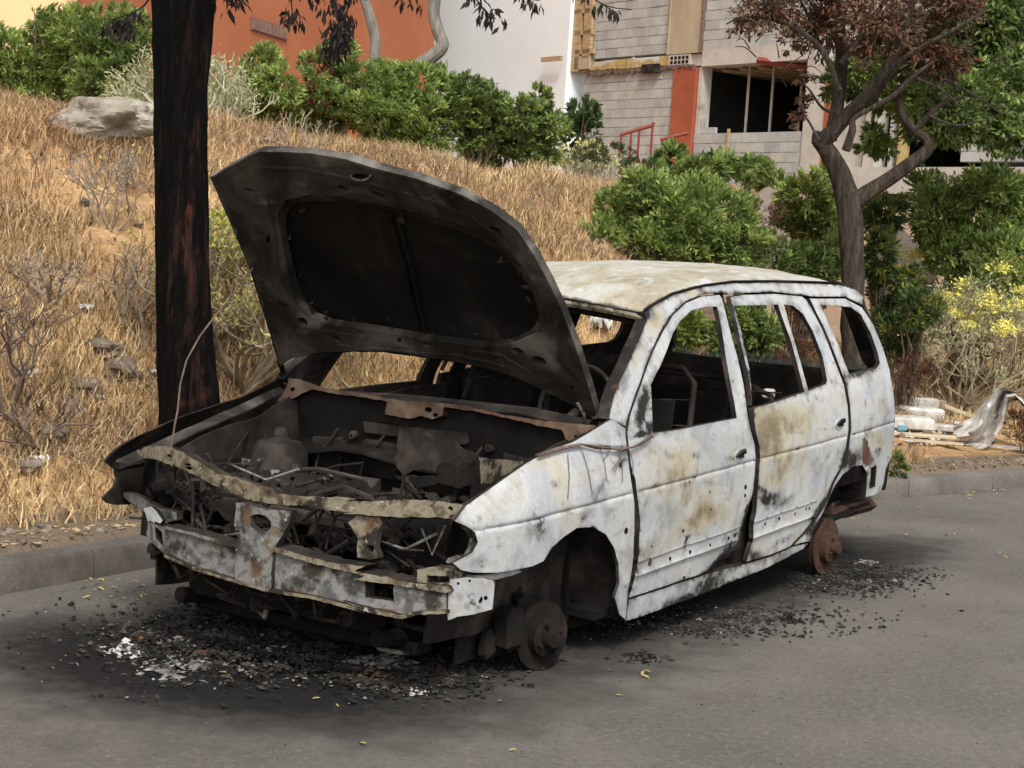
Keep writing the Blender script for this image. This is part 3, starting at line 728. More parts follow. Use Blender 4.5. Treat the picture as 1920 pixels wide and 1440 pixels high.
for i_ in range(len(rings) - 1):
    for k in range(nr):
        a, b = i_ * nr + k, i_ * nr + (k + 1) % nr; F.append((a, b, b + nr, a + nr))
mesh('trunk', V, F, BURNT_BARK, tree1, True, 80, {'stain': A})
mb = MB()
px_tube(mb, [(340, -55, 40), (300, -150, 30), (240, -230, 20), (180, -300, 8)], DT, 10)
px_tube(mb, [(350, -55, 42), (420, -140, 34), (520, -200, 24), (650, -240, 16), (850, -230, 9), (1000, -180, 4)], [DT] * 6, 10)
mb.build('limb', BURNT_BARK if False else CHARD, tree1)
mb = MB(); tl = []
def twig(pts, r_=2.2, leaves=6, spread=14):
    px_tube(mb, [(a, b, r_ * (1 - .7 * k / len(pts))) for k, (a, b) in enumerate(pts)], DT, 5)
    for k in range(leaves):
        u_ = random.random() ** .6; f = u_ * (len(pts) - 1); i_ = min(int(f), len(pts) - 2); t = f - i_
        tl.append((pts[i_][0] * (1 - t) + pts[i_ + 1][0] * t + random.gauss(0, spread), pts[i_][1] * (1 - t) + pts[i_ + 1][1] * t + abs(random.gauss(0, spread * .6))))
twig([(320, -60), (285, -10), (268, 12), (246, 26), (232, 38)], 2.4, 4, 4)
twig([(246, 26), (226, 32), (208, 38), (200, 50)], 1.6, 16, 6); twig([(240, 30), (238, 45), (246, 60)], 1.4, 12, 6)
twig([(420, -120), (428, -30), (425, 15)], 2, 18, 7); twig([(440, -100), (446, -20), (450, 5)], 2, 8, 6)
twig([(520, -150), (538, -40), (548, 20), (540, 38)], 2, 22, 7); twig([(560, -170), (585, -50), (592, 5)], 2.4, 24, 10)
twig([(600, -190), (620, -60), (632, 20), (640, 70), (628, 95)], 3.2, 70, 11); twig([(640, -200), (655, -60), (650, 25), (618, 70)], 2.6, 40, 10)
twig([(700, -200), (745, -50), (770, 5)], 2.2, 14, 10); twig([(820, -200), (860, -60), (905, 15), (930, 35)], 2.2, 26, 8); twig([(840, -200), (930, -60), (985, -5), (1000, 5)], 1.8, 12, 8)
twig([(985, -180), (1080, -40), (1130, 8), (1185, 18)], 1.8, 5, 8); twig([(1130, 8), (1150, 22), (1160, 28)], 1.2, 3, 5)
tag(mb.build('twig', CHARD, tree1), kind='stuff')
P = np.array([dep(a, b, DT + random.uniform(-.15, .15)) for a, b in tl]); n_ = len(P)
P = np.repeat(P, 3, 0) + rng.normal(0, .012, (n_ * 3, 3)); 
Vv, Ff, lt, C = leaf_cloud(P, np.tile([0, 0, -1.4], (len(P), 1)), .06, .32, cols_for(len(P), 'char'))
npmesh('charred_leaves', Vv, Ff, lt, DRYLEAF, parent=tree1, col=C)

# right tree
D2 = 14.0
tb = dep(1604, 790, D2); gz = hn(tb[0], tb[1])
tree2 = empty('street_tree', (tb[0], tb[1], gz), 'half scorched street tree with forked crooked trunk, brown and green leaves, behind the car', 'tree')
mb = MB()
px_tube(mb, [(1606, 830, 36), (1604, 740, 28), (1602, 640, 25), (1600, 540, 23), (1597, 470, 21), (1594, 410, 22), (1588, 370, 23), (1574, 325, 19), (1556, 290, 17), (1535, 262, 15), (1524, 258, 12)], D2, 16, .22)
mb.build('trunk', BARK, tree2)
mb = MB()
px_tube(mb, [(1535, 272, 17), (1560, 248, 15), (1590, 215, 14), (1625, 180, 13), (1662, 130, 11), (1690, 70, 8), (1715, -20, 6), (1730, -90, 3)], [14, 13.95, 13.9, 13.8, 13.7, 13.6, 13.5, 13.4], 10, .1)
px_tube(mb, [(1556, 262, 13), (1566, 220, 13), (1574, 170, 13), (1578, 100, 12), (1572, 30, 9), (1565, -60, 6)], [14, 14, 14.05, 14.1, 14.2, 14.3], 10, .1)
px_tube(mb, [(1596, 385, 18), (1625, 362, 15), (1665, 337, 14), (1705, 308, 13), (1738, 282, 12), (1737, 262, 9), (1716, 246, 9), (1696, 225, 8), (1686, 195, 7), (1690, 160, 5)], D2, 10, .1)
mb.build('limb', BARK, tree2)
mb = MB()
for pts in [[(1716, 244, 6), (1742, 215, 6), (1775, 190, 5), (1810, 183, 3)], [(1586, 282, 9), (1598, 245, 8), (1602, 222, 5), (1640, 200, 5), (1680, 175, 5), (1710, 145, 4), (1750, 115, 3)],
            [(1574, 170, 6), (1545, 100, 6), (1505, 62, 5), (1460, 40, 4), (1400, 30, 2.5), (1362, 45, 1.5)], [(1665, 130, 6), (1715, 95, 5), (1780, 60, 4), (1850, 20, 3)],
            [(1690, 160, 4), (1720, 140, 4), (1770, 150, 3), (1830, 180, 2), (1880, 215, 2)], [(1576, 120, 6), (1620, 60, 5), (1660, 0, 4)], [(1545, 100, 4), (1520, 40, 3), (1490, -20, 2)],
            [(1590, 215, 5), (1545, 205, 3), (1515, 165, 2), (1490, 150, 1.5)], [(1535, 262, 3), (1518, 230, 2.5), (1508, 215, 2), (1500, 180, 1.5)], [(1625, 180, 5), (1690, 120, 4), (1740, 20, 3)],
            [(1740, 215, 3), (1790, 235, 2.5), (1850, 225, 2)], [(1710, 145, 3), (1760, 165, 2), (1800, 200, 2)], [(1640, 200, 3), (1665, 150, 3), (1740, 105, 2.5), (1800, 90, 2)]]:
    px_tube(mb, pts, D2 - random.uniform(0, .5), 6)
rs = random.Random(5)
for k in range(70):
    x_, y_ = rs.uniform(1400, 1900), rs.uniform(-40, 200); a = rs.uniform(-1, 1)
    px_tube(mb, [(x_, y_, 1.3), (x_ + 25 * a, y_ - 18, 1.0), (x_ + 50 * a, y_ - 22 + rs.uniform(-20, 20), .6)], D2 + rs.uniform(-.7, .7), 4)
tag(mb.build('branch', BARK, tree2), kind='stuff')
def bl(rects, D, dz=.5): return [(dep(a, b, D + random.uniform(-dz, dz)), (c / FPX * D, c / FPX * D * .9, d / FPX * D)) for a, b, c, d in rects]
crown('scorched_leaves', bl([(1450, 15, 75, 50), (1540, 40, 80, 60), (1640, 50, 90, 70), (1400, 35, 30, 40), (1720, 30, 70, 60), (1560, -40, 120, 50), (1800, 0, 60, 50)], D2), 10500, .060, .40, 'brown', tree2, DRYLEAF, droop=.8, clumps=800, kind2='redb', frac2=.22, shell=.05)
crown('scorched_leaves', bl([(1760, 110, 75, 35), (1700, 85, 50, 35), (1505, 140, 18, 20), (1500, 215, 16, 35), (1520, 195, 10, 14), (1480, 80, 20, 18)], D2, .2), 3600, .062, .40, 'redb', tree2, DRYLEAF, droop=.8, clumps=260, shell=.1, kind2='brown', frac2=.6)
crown('green_leaves', bl([(1860, 60, 90, 80), (1880, 160, 80, 80), (1800, 200, 80, 60), (1900, 250, 60, 35), (1730, 200, 60, 50), (1850, -20, 90, 50), (1760, 250, 60, 30)], D2 + .7), 13000, .10, .36, 'mid', tree2, LEAF, droop=.5, clumps=600, kind2='dark', frac2=.4, shell=.15)
crown('green_leaves', bl([(1830, 30, 110, 70), (1900, 110, 80, 90), (1780, 140, 70, 60), (1860, 230, 80, 45), (1720, 90, 60, 60)], D2 + 1.4), 10000, .10, .36, 'dark', tree2, LEAF, droop=.5, clumps=500, kind2='mid', frac2=.4, shell=.1)
crown('green_leaves', bl([(1640, 265, 38, 26), (1615, 130, 50, 60), (1680, 180, 50, 40), (1560, 150, 20, 40)], D2 + .6), 3000, .10, .4, 'mid', tree2, LEAF, droop=.3, clumps=150, kind2='fresh', frac2=.4, shell=.15)

# grey limbed tree on the hilltop
D3 = 17.0
tb = dep(738, 200, D3); tree3 = empty('grey_tree', (tb[0], tb[1], hn(tb[0], tb[1])), 'pale grey limbed tree in front of the orange wall, its crown above the picture', 'tree')
mb = MB()
px_tube(mb, [(735, 240, 16), (738, 180, 14), (755, 145, 13), (785, 122, 12), (815, 102, 13), (830, 84, 12), (822, 60, 11), (814, 30, 11), (815, 0, 12), (820, -60, 11), (840, -150, 8)], D3, 10, .1)
px_tube(mb, [(728, 180, 12), (708, 150, 10), (702, 110, 10), (704, 75, 10), (696, 40, 10), (684, 0, 9), (660, -60, 8), (630, -130, 5)], D3, 10, .1)
mb.build('trunk', BARKG, tree3)
crown('green_leaves', bl([(600, -190, 120, 70), (760, -210, 150, 80), (900, -180, 110, 60)], D3), 2500, .1, .36, 'mid', tree3, LEAF, droop=.3)

# ------------------------------------------------------------------ boulder, stones
def rock(name, c, r_, label, mt, parent=None, seed=0, sub=2, flat=.6, group=None, cat='stone', rot=0, amp=.35, zs=.1):
    import bmesh
    bm = bmesh.new(); bmesh.ops.create_icosphere(bm, subdivisions=sub, radius=1)
    for v in bm.verts:
        p_ = v.co.copy(); s_ = 1 + amp * noise.noise(p_ * 1.2 + Vector((seed * 7.3, 0, 0))) + amp * .35 * noise.noise(p_ * 3 + Vector((0, seed * 3.1, 0))) + amp * .12 * noise.noise(p_ * 9)
        q = Vector((p_.x * r_[0], p_.y * r_[1], p_.z * r_[2])) * s_
        q = Matrix.Rotation(rot, 3, 'Z') @ q; v.co = q
    me = bpy.data.meshes.new(name); bm.to_mesh(me); bm.free(); me.materials.append(mt)
    if sub > 2: me.polygons.foreach_set('use_smooth', [True] * len(me.polygons)); me.set_sharp_from_angle(angle=R(28))
    o = bpy.data.objects.new(name, me); COL.objects.link(o); o.location = Vector(tuple(c)); o.rotation_euler = (0, 0, 0)
    if label: tag(o, label, cat, group)
    return o
p, D = ground_hit(195, 272)
rock('boulder', (p[0], p[1], p[2] + .16), (.31 * D / 8.6 * .9, .26, .18), 'large pale boulder lying on the grassy slope left of the charred trunk', STONE, seed=2, sub=5, rot=R(-58), amp=.45)
rl = [(0, 150, .2, 'pale rock at the left edge on the hill crest'), (80, 995, .055, 'rounded stone on the dirt strip behind the kerb at the left'), (2, 1000, .05, 'stone cut by the left edge of the photo on the dirt strip'),
      (150, 735, .12, 'flat grey rock half buried in the grass left of the charred trunk'), (225, 700, .13, 'dark flat rock close left of the charred trunk'), (190, 660, .11, 'grey weathered rock in the grass above the flat rock'),
      (85, 820, .1, 'grey rock in the grass below the bare twigs at the left'), (50, 880, .09, 'dark rock in the red grass above the kerb'), (780, 320, .1, 'pale stone on the slope just above the hood edge'), (850, 335, .09, 'white stone on the slope right of the hood crest'),
      (930, 340, .08, 'small pale stone higher on the slope behind the hood'), (990, 385, .08, 'small stone on the slope behind the right side of the hood'), (478, 268, .08, 'small white stone above the corner of the hood'), (820, 200, .12, 'pale stone under the bush by the white wall')]
for k, (px, py, r_, lab) in enumerate(rl):
    p, D = ground_hit(px, py); rock('stone', (p[0], p[1], p[2] + r_ * .15), (r_, r_ * .8, r_ * .5), lab, STONE2 if k not in (8, 9, 12) else STONE, seed=k + 5, sub=3, rot=k, amp=.5)
HILLST = 1
# gravel and clods on the dirt strip
def scraps(name, n, fx, fy, fz, smin, smax, mt, label, cat, flat=.4, kind='stuff'):
    V = []; F = []
    base = [(1, 0, 0), (0, 1, 0), (-1, 0, 0), (0, -1, 0), (0, 0, 1), (0, 0, -1)]
    fc = [(0, 1, 4), (1, 2, 4), (2, 3, 4), (3, 0, 4), (1, 0, 5), (2, 1, 5), (3, 2, 5), (0, 3, 5)]
    for k in range(n):
        x_, y_ = fx(), fy(); 
        if callable(fz): 
            z_ = fz(x_, y_)
            if z_ is None: continue
        else: z_ = fz
        s_ = random.uniform(smin, smax) * random.uniform(.5, 1); m = Matrix.Rotation(random.uniform(0, 6.28), 3, 'Z') @ Matrix.Rotation(random.gauss(0, .35), 3, 'X')
        o_ = len(V); sx, sy, sz = s_, s_ * random.uniform(.3, 1), s_ * flat * random.uniform(.3, 1.2)
        for b in base:
            q = m @ Vector((b[0] * sx * random.uniform(.6, 1.2), b[1] * sy * random.uniform(.6, 1.2), b[2] * sz)); V.append((q.x + x_, q.y + y_, q.z + z_))
        F += [tuple(i_ + o_ for i_ in f) for f in fc]
    o = mesh(name, V, F, mt, None, False); o['kind'] = kind; o['label'] = label; o['category'] = cat
    return o
def dirtz(a, b): return hn(a, b) + .003
_xs = [0, 0]
def mk_pair(fn):
    st = {}
    def fx(): st['p'] = fn(); return st['p'][0]
    def fy(): return st['p'][1]
    return fx, fy
def strip(): x_ = random.uniform(-2.5, 9.5); return x_, float(K(x_)) + .14 + abs(random.gauss(0, .22))
fx, fy = mk_pair(strip)
scraps('gravel', 1500, fx, fy, dirtz, .006, .03, STONE2, 'small stones and clods on the dirt strip behind the kerb', 'gravel', .7)
0 and scraps('gravel', 10, fx, fy, dirtz, .006, .03, STONE2, 'coarse clods on the dirt strip behind the kerb', 'gravel', .7)
def hillp(): x_ = random.uniform(-2, 12); return x_, float(K(x_)) + .14 + random.uniform(.4, 5.8)
fx2, fy2 = mk_pair(hillp); scraps('hill_rubble', 520, fx2, fy2, lambda a, b: hn(a, b) + .02, .02, .075, STONE2, 'grey brown rubble scattered between the grass on the slope', 'rubble', .7)
scraps('hill_rubble', 130, fx2, fy2, lambda a, b: hn(a, b) + .03, .015, .05, STONE, 'pale stone chips scattered over the slope', 'rubble', .6)
scraps('dry_litter', 1500, fx, fy, dirtz, .008, .028, WOOD, 'dry leaf litter on the dirt strip behind the kerb', 'leaf litter', .15)

# ------------------------------------------------------------------ buildings
def dirv(deg): return np.array([math.cos(R(deg)), math.sin(R(deg)), 0.0])
def wallbox(mb, A, dr, L0, L1, z0, z1, thick, front=0.0):
    """box along dr from L0 to L1; front face on the line, moved by 'front' towards the camera"""
    nrm = np.array([-dr[1], dr[0], 0.0])
    if nrm @ (CP - A) < 0: nrm = -nrm
    c = []
    for L_ in (L0, L1):
        for t in (front, -thick):
            for z_ in (z0, z1):
                q = A + dr * L_ + nrm * t; c.append((q[0], q[1], z_))
    mb.add(c, [(0, 1, 3, 2), (4, 6, 7, 5), (0, 4, 5, 1), (2, 3, 7, 6), (0, 2, 6, 4), (1, 5, 7, 3)])
# orange building
A = dep(122, 50, 24.0); d1 = dirv(13.5)
ob = empty('orange_building', (A[0] + 7, A[1] + 4, 2), 'plain orange rendered building with a grey louvre vent behind the hilltop bushes', 'building')
mb = MB(); wallbox(mb, A, d1, 0, 14.3, 0, 13, 9); mb.build('wall', ORANGE, ob, False)
n1 = np.array([-d1[1], d1[0], 0.0]); n1 = n1 if n1 @ (CP - A) > 0 else -n1
a0 = (onP(470, 40, A, n1) - A) @ d1; a1 = (onP(537, 60, A, n1) - A) @ d1; zt = onP(470, 31, A, n1)[2]; zb = onP(470, 56, A, n1)[2]
mb = MB(); wallbox(mb, A, d1, a0, a1, zb, zt, -.002, .02); vent = mb.build('vent', mat('vent_grey', [(.3, (.14, .09, .08)), (.7, (.2, .13, .11))], rough=.7), ob, False)
VENTS = mat('vent_slat', [(.3, (.20, .12, .10)), (.7, (.27, .17, .14))], rough=.7)
for k in range(9):
    L_ = a0 + (a1 - a0) * (k + .15) / 9; mb = MB(); wallbox(mb, A, d1, L_, L_ + (a1 - a0) / 9 * .55, zb + .02, zt - .02, -.022, .05); mb.build('slat', VENTS, vent, False)
# yellow building
A2 = dep(123, 20, 23.6); d2 = dirv(106)
yb = empty('yellow_building', (A2[0], A2[1] + 4, 2), 'pale yellow rendered building at the upper left corner', 'building')
mb = MB(); wallbox(mb, A2, d2, 0, 12, 0, 14, .30); mb.build('wall', YELLOW, yb, False)
# block building (faces the camera at an angle); a measured from the point seen at (1400,250), + to the right
P0 = dep(1400, 250, 33.0); df = -dirv(70.5); nf = np.array([-df[1], df[0], 0.0]); nf = nf if nf @ (CP - P0) > 0 else -nf
def fa(px, py):
    q = onP(px, py, P0, nf); return float((q - P0) @ df), float(q[2])
wb = empty('white_building', tuple(np.append((P0 - df * 9)[:2], 2)), 'tall blank white rendered wall between the orange building and the block building', 'building')
mb = MB(); wallbox(mb, P0, df, -14.5, fa(1084, 60)[0] - .02, 0, 14, 6, .25); mb.build('wall', WHITEW, wb, False)
bb = empty('unfinished_building', tuple(np.append((P0 + df * 2)[:2], 2)), 'unfinished grey concrete block building with dark openings and orange pillars', 'building')
def fbox(name, a0, a1, z0, z1, mt, thick=.25, front=0.0, parent=None):
    mb = MB(); wallbox(mb, P0, df, a0, a1, z0, z1, thick, front); return mb.build(name, mt, parent or bb, False)
nblock = [0]
def blocks(a0, a1, z0, z1, holes=()):
    rows = int(round((z1 - z0) / .2)); hh = (z1 - z0) / rows
    for r_ in range(rows):
        zz = z0 + r_ * hh; off = (.2 if r_ % 2 else 0) + random.uniform(-.03, .03); a = a0 - off
        while a < a1 - .02:
            L0, L1 = max(a, a0), min(a + .4, a1); a += .4
            if L1 - L0 < .06: continue
            cm = (L0 + L1) / 2, zz + hh / 2
            if any(h[0] < cm[0] < h[1] and h[2] < cm[1] < h[3] for h in holes): continue
            mb = MB(); wallbox(mb, P0, df, L0 + .006, L1 - .006, zz + .006, zz + hh - .006, .12, random.uniform(.0, .012)); nblock[0] += 1
            mb.build('block', random.choice(BLOCKM), bb, False)
    fbox('mortar_bed', a0, a1, z0, z1, MORTAR, .3, -.008)
zs_ = 5.60      # slab underside line
# upper left wall, upper right wall, lower left wall, parapet
blocks(-4.85, -2.40, 5.90, 7.5); blocks(-1.42, 1.95, 5.90, 7.5); blocks(-5.15, -2.20, 3.2, 5.56); blocks(-1.50, 1.47, 2.6, 4.20)
blocks(5.2, 8.5, 3.6, 4.7)
fbox('formwork_column', -2.38, -1.44, 5.86, 7.6, BEIGE, .3, .05); fbox('formwork_edge', -1.44, -1.41, 5.86, 7.6, TWIGD, .3, .09); fbox('formwork_edge', -2.42, -2.39, 5.86, 7.6, BEIGE, .3, .08)
# lintel and slab edge
fbox('lintel', -1.40, 1.60, 5.57, 5.90, SLAB, .3, .03); fbox('slab_edge', -4.85, -1.41, 5.60, 5.84, SLAB, .3, -.01)
# hollow brick above the orange pillar
hb = fbox('hollow_brick', -2.35, -1.72, 5.63, 5.84, SLAB, .2, .06)
for i_ in range(5):
    for j_ in range(2): fbox('brick_hole', -2.30 + i_ * .115, -2.30 + i_ * .115 + .075, 5.655 + j_ * .092, 5.655 + j_ * .092 + .065, CHARD, -.058, .066, hb)
# foam smear: lumpy strip
mb = MB()
for k in range(42):
    a = -5.3 + k * .07; hgt = .03 + .16 * abs(noise.noise(Vector((k * .17, 2, 0)))) + (.10 if k > 37 or 16 < k < 26 else 0)
    if 4 < k < 11: hgt *= .3
    wallbox(mb, P0, df, a, a + .075, 5.66 - .03 * random.random(), 5.70 + hgt, -.012, .035 + random.uniform(0, .03))
mb.build('yellow_foam_seam', FOAM, bb, True, 80)
mb = MB()
for k in range(50):
    a = -5.0 + k * .068; wallbox(mb, P0, df, a, a + .08, 5.56 + random.uniform(-.05, .02), 5.62, -.02, .05 + random.uniform(0, .05))
mb.build('torn_membrane', TWIGD, bb, False)
mb = MB(); wallbox(mb, P0, df, -3.1, -2.6, 5.50, 5.68, -.02, .14); mb.build('torn_membrane', CHAR, bb, False)
# pillars
fbox('orange_pillar', -2.18, -1.52, 2.2, 5.57, ORCOL, .35, .06); fbox('pillar_edge', -1.50, -1.40, 4.2, 5.57, SLAB, .3, -.02)
fbox('corner_pillar', 1.50, 2.02, 2.2, 5.60, SLAB, .35, .03); fbox('corner_pillar', 1.62, 2.02, 5.60, 7.6, SLAB, .35, .03); fbox('orange_edge', 2.03, 2.14, 2.6, 5.25, ORCOL, .3, .05)
# room behind the opening
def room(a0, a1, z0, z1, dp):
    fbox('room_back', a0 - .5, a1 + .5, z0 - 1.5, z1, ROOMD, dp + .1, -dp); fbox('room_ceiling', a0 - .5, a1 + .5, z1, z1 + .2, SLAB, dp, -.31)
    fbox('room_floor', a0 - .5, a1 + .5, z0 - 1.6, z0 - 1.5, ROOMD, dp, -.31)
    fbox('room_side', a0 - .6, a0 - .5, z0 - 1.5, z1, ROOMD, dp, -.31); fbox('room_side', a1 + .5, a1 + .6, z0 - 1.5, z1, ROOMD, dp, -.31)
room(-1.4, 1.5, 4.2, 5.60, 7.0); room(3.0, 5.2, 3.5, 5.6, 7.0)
for k, px in enumerate((1346, 1369, 1400, 1384, 1430, 1456, 1470)):
    a = fa(px, 200)[0] * 1.0; dpt = (.5, .7, .9, 1.3, 1.1, .8, 1.5)[k]
    c = P0 + df * (a + dpt * .66) - nf * dpt; mb = MB(); mb.tube([(c[0], c[1], 2.8), (c[0], c[1], 5.60)], .03, 6); mb.build('steel_prop', PROP, bb)
c = P0 + df * (1.2) - nf * .5; mb = MB(); mb.box((c[0], c[1], 4.2), (.07, .07, 2.8)); mb.build('timber_prop', WOOD, bb, False)
for k in range(6):
    a = -1.2 + k * .5; mb = MB(); q0 = P0 + df * a - nf * .4; q1 = P0 + df * (a + 1.2) - nf * 4.5; mb.tube([(q0[0], q0[1], 5.55), (q1[0], q1[1], 5.55)], .05, 4); mb.build('ceiling_joist', WOOD, bb, False)
q0 = P0 + df * .25 + nf * .12; q1 = P0 + df * 1.55 - nf * .6; mb = MB(); mb.tube([(q0[0], q0[1], 5.60), (q1[0], q1[1], 5.46)], .07, 4); mb.build('red_beam', REDST, bb, False)
fbox('loose_block', -1.38, -1.22, 4.21, 4.52, BLOCKM[1], .12, -.05); fbox('loose_block', -1.22, -.95, 4.21, 4.33, BLOCKM[0], .12, -.05)
a_, z_ = fa(1369, 250); fbox('wooden_stake', a_ - .03, a_ + .02, 3.3, 4.28, WOOD, -.02, .06)
# scaffold boards at the left edge
for (x0, x1, y0, y1) in [(1086, 1092, -20, 135), (1108, 1113, -20, 110), (1086, 1115, 20, 25), (1086, 1118, 60, 65), (1086, 1120, 95, 101), (1086, 1112, 108, 130)]:
    a0, zt_ = fa(x0, y0); a1, zb_ = fa(x1, y1); fbox('scaffold_board', a0, max(a1, a0 + .06), zb_, max(zt_, zb_ + .05), WOOD if y1 != 130 else BEIGE, -.05, .14)
fbox('board_backing', fa(1084, 50)[0], fa(1117, 50)[0], 5.65, 7.6, BEIGE, .3, .02)
fbox('formwork_board', fa(1085, 50)[0] - .7, fa(1085, 50)[0] - .0, 5.85, 5.95, WOOD, -.40, .46)
# right part of the building, behind the street tree
a0 = 2.16
fbox('mortar_bed', 2.15, 2.95, 3.5, 7.6, SLAB, .3, -.05); fbox('lintel', 2.95, 8.6, 5.0, 7.6, SLAB, .3, -.04); fbox('plinth', 1.5, 12.0, 3.02, 3.5, SLAB, .5, .12)
fbox('concrete_post', *sorted((fa(1628, 250)[0], fa(1648, 250)[0])), 2.8, 5.1, SLAB, .25, .10); fbox('yellow_prop', fa(1682, 250)[0], fa(1686, 250)[0] + .02, 3.5, 5.0, FOAM, .05, -.3)
fbox('steel_prop', fa(1665, 250)[0], fa(1667, 250)[0] + .02, 3.5, 5.0, PROP, .05, -.3)
fbox('render_patch', 5.2, 12.0, 4.7, 7.6, SLAB, .3, -.02); fbox('mortar_bed', 8.5, 12.0, 3.5, 4.7, SLAB, .3, -.02)
# rear mass so that the building is solid from the side
fbox('building_side', -5.3, 12.0, 2.2, 7.6, SLAB, 12.0, -8.0)
# red railings
def rail(label, pts, posts):
    P = [dep(a, b, 25.0) for a, b in pts]; r0_ = empty('red_railing', tuple(P[0] - np.array([0, 0, .6])), label, 'railing', 'red railings by the block building')
    mb = MB(); mb.tube(P, .032, 6); mb.build('handrail', REDST, r0_)
    for (a, b, l) in posts:
        q = dep(a, b, 25.0); mb = MB(); mb.tube([q, (q[0], q[1], q[2] - l)], .022, 6); mb.build('post', REDST, r0_)
rail('red tube railing in front of the lower left block wall', [(1163, 253), (1195, 243), (1222, 236), (1226, 230)], [(1165, 252, .6), (1184, 246, .6), (1199, 242, .7), (1224, 232, .7)])
rail('short red tube railing crossing the foot of the orange pillar', [(1238, 262), (1262, 256), (1290, 250)], [(1242, 260, .4), (1262, 256, .4)])
# slanted concrete retaining wall and slab among the bushes on the right
D = 20.0
def wedge(name, pts, D, th, mt, label, cat):
    V = [dep(a, b, D) for a, b in pts]; n_ = len(V); V2 = [v + np.array([CD[0], CD[1], 0]) * th for v in V]
    F = [tuple(range(n_))[::-1], tuple(range(n_, 2 * n_))] + [(i_, (i_ + 1) % n_, (i_ + 1) % n_ + n_, i_ + n_) for i_ in range(n_)]
    o = mesh(name, list(V) + V2, F, mt, None, False); tag(o, label, cat); return o
wedge('retaining_wall', [(1640, 405), (1660, 400), (1690, 425), (1740, 480), (1760, 560), (1740, 620), (1650, 620)], 17.5, .3, mat('pinkish_concrete', [(.3, (.25, .20, .17)), (.7, (.34, .28, .245))], scale=2, rough=.95, bump=.3, fine=.15), 'sloping pinkish concrete wall showing between the bushes right of the tree', 'wall')
wedge('concrete_slab', [(1415, 372), (1440, 350), (1470, 362), (1495, 380), (1490, 440), (1420, 440)], 18.5, .3, bpy.data.materials['pinkish_concrete'], 'small concrete slab showing between the bushes left of the tree', 'slab')

# ------------------------------------------------------------------ the burnt car
car = empty('burnt_car', (1.3, 0, 0), 'burnt out white estate car with raised charred hood, no wheels and no glass', 'car')
TOWARD = None
def W(X, Z):
    zp = Z - .041 * X
    w = .853
    t = max(0, -X - .2); w -= .36 * t * t + 3.0 * max(0, t - .42) ** 2
    tr = max(0, X - 2.75); w -= .07 * tr * tr + 2.0 * max(0, X - 3.35) ** 2
    if zp < .594: w -= .02 * ((.594 - zp) / .45) ** 2
    elif zp < .81: w -= .035 * ((zp - .594) / .216) ** 1.5
    else:
        h = zp - .81; w -= .035 + .35 * h + .2 * h * h
    if X < .35 and zp > .6:
        e = min(1, (.35 - X) / .8); s_ = zp - .6; w -= e * 2.5 * s_ * s_
    # crease line: a shallow pressed groove
    w -= .007 * math.exp(-((zp - .594) / .0055) ** 2)
    # moulding channel on the doors
    if .50 < X < 2.30:
        top, bot = .322, (.268 if X < 1.5 else .25)
        if bot < zp < top: w -= .006 * min(1, (top - zp) / .004, (zp - bot) / .012)
        if zp < bot: w -= .010 * min(1, (bot - zp) / .02)
        elif zp > top and zp < top + .004: w += .001
    return w
def dent(X, Z):
    v = Vector((X, 0, Z))
    return .006 * noise.noise(v * 2.3) + .0035 * noise.noise(v * 6)
def side(px, py, off=0.0):
    v = ray(px, py); tmin = (-1.15 - CP[1]) / v[1]; t = tmin; best = None; prev = None
    def g(t): P = CP + v * t; return (-P[1]) - (W(P[0], P[2]) - off)
    t1 = tmin; g1 = g(t1); bt, bg_ = t1, g1
    while t1 < tmin + 2.2:
        t2 = t1 + .04; g2 = g(t2)
        if g2 < bg_: bt, bg_ = t2, g2
        if g2 <= 0:
            for _ in range(18):
                tm = (t1 + t2) / 2
                if g(tm) > 0: t1 = tm
                else: t2 = tm
            return CP + v * t2
        t1, g1 = t2, g2
        if bg_ < .25 and g2 > bg_ + .01: break
    return CP + v * bt
def inpoly(x, y, P):
    c = False; n = len(P); j = n - 1
    for i in range(n):
        if (P[i][1] > y) != (P[j][1] > y) and x < (P[j][0] - P[i][0]) * (y - P[i][1]) / (P[j][1] - P[i][1] + 1e-12) + P[i][0]: c = not c
        j = i
    return c
def dens(P, st, rag=0, close=True):
    out = []; n = len(P)
    for i in range(n if close else n - 1):
        a, b = P[i], P[(i + 1) % n]; L = math.hypot(b[0] - a[0], b[1] - a[1]); k = max(1, int(L / st))
        for j in range(k):
            t = j / k; x, y = a[0] + (b[0] - a[0]) * t, a[1] + (b[1] - a[1]) * t
            if rag:
                x += rag * noise.noise(Vector((x * .11, y * .11, 1))); y += rag * noise.noise(Vector((x * .11, y * .11, 7)))
            out.append((x, y))
    return out
def segd(x, y, P):
    m = 1e9; n = len(P)
    for i in range(n):
        ax, ay = P[i]; bx, by = P[(i + 1) % n]; dx, dy = bx - ax, by - ay; L = dx * dx + dy * dy + 1e-9
        t = max(0, min(1, ((x - ax) * dx + (y - ay) * dy) / L)); m = min(m, math.hypot(x - ax - t * dx, y - ay - t * dy))
    return m
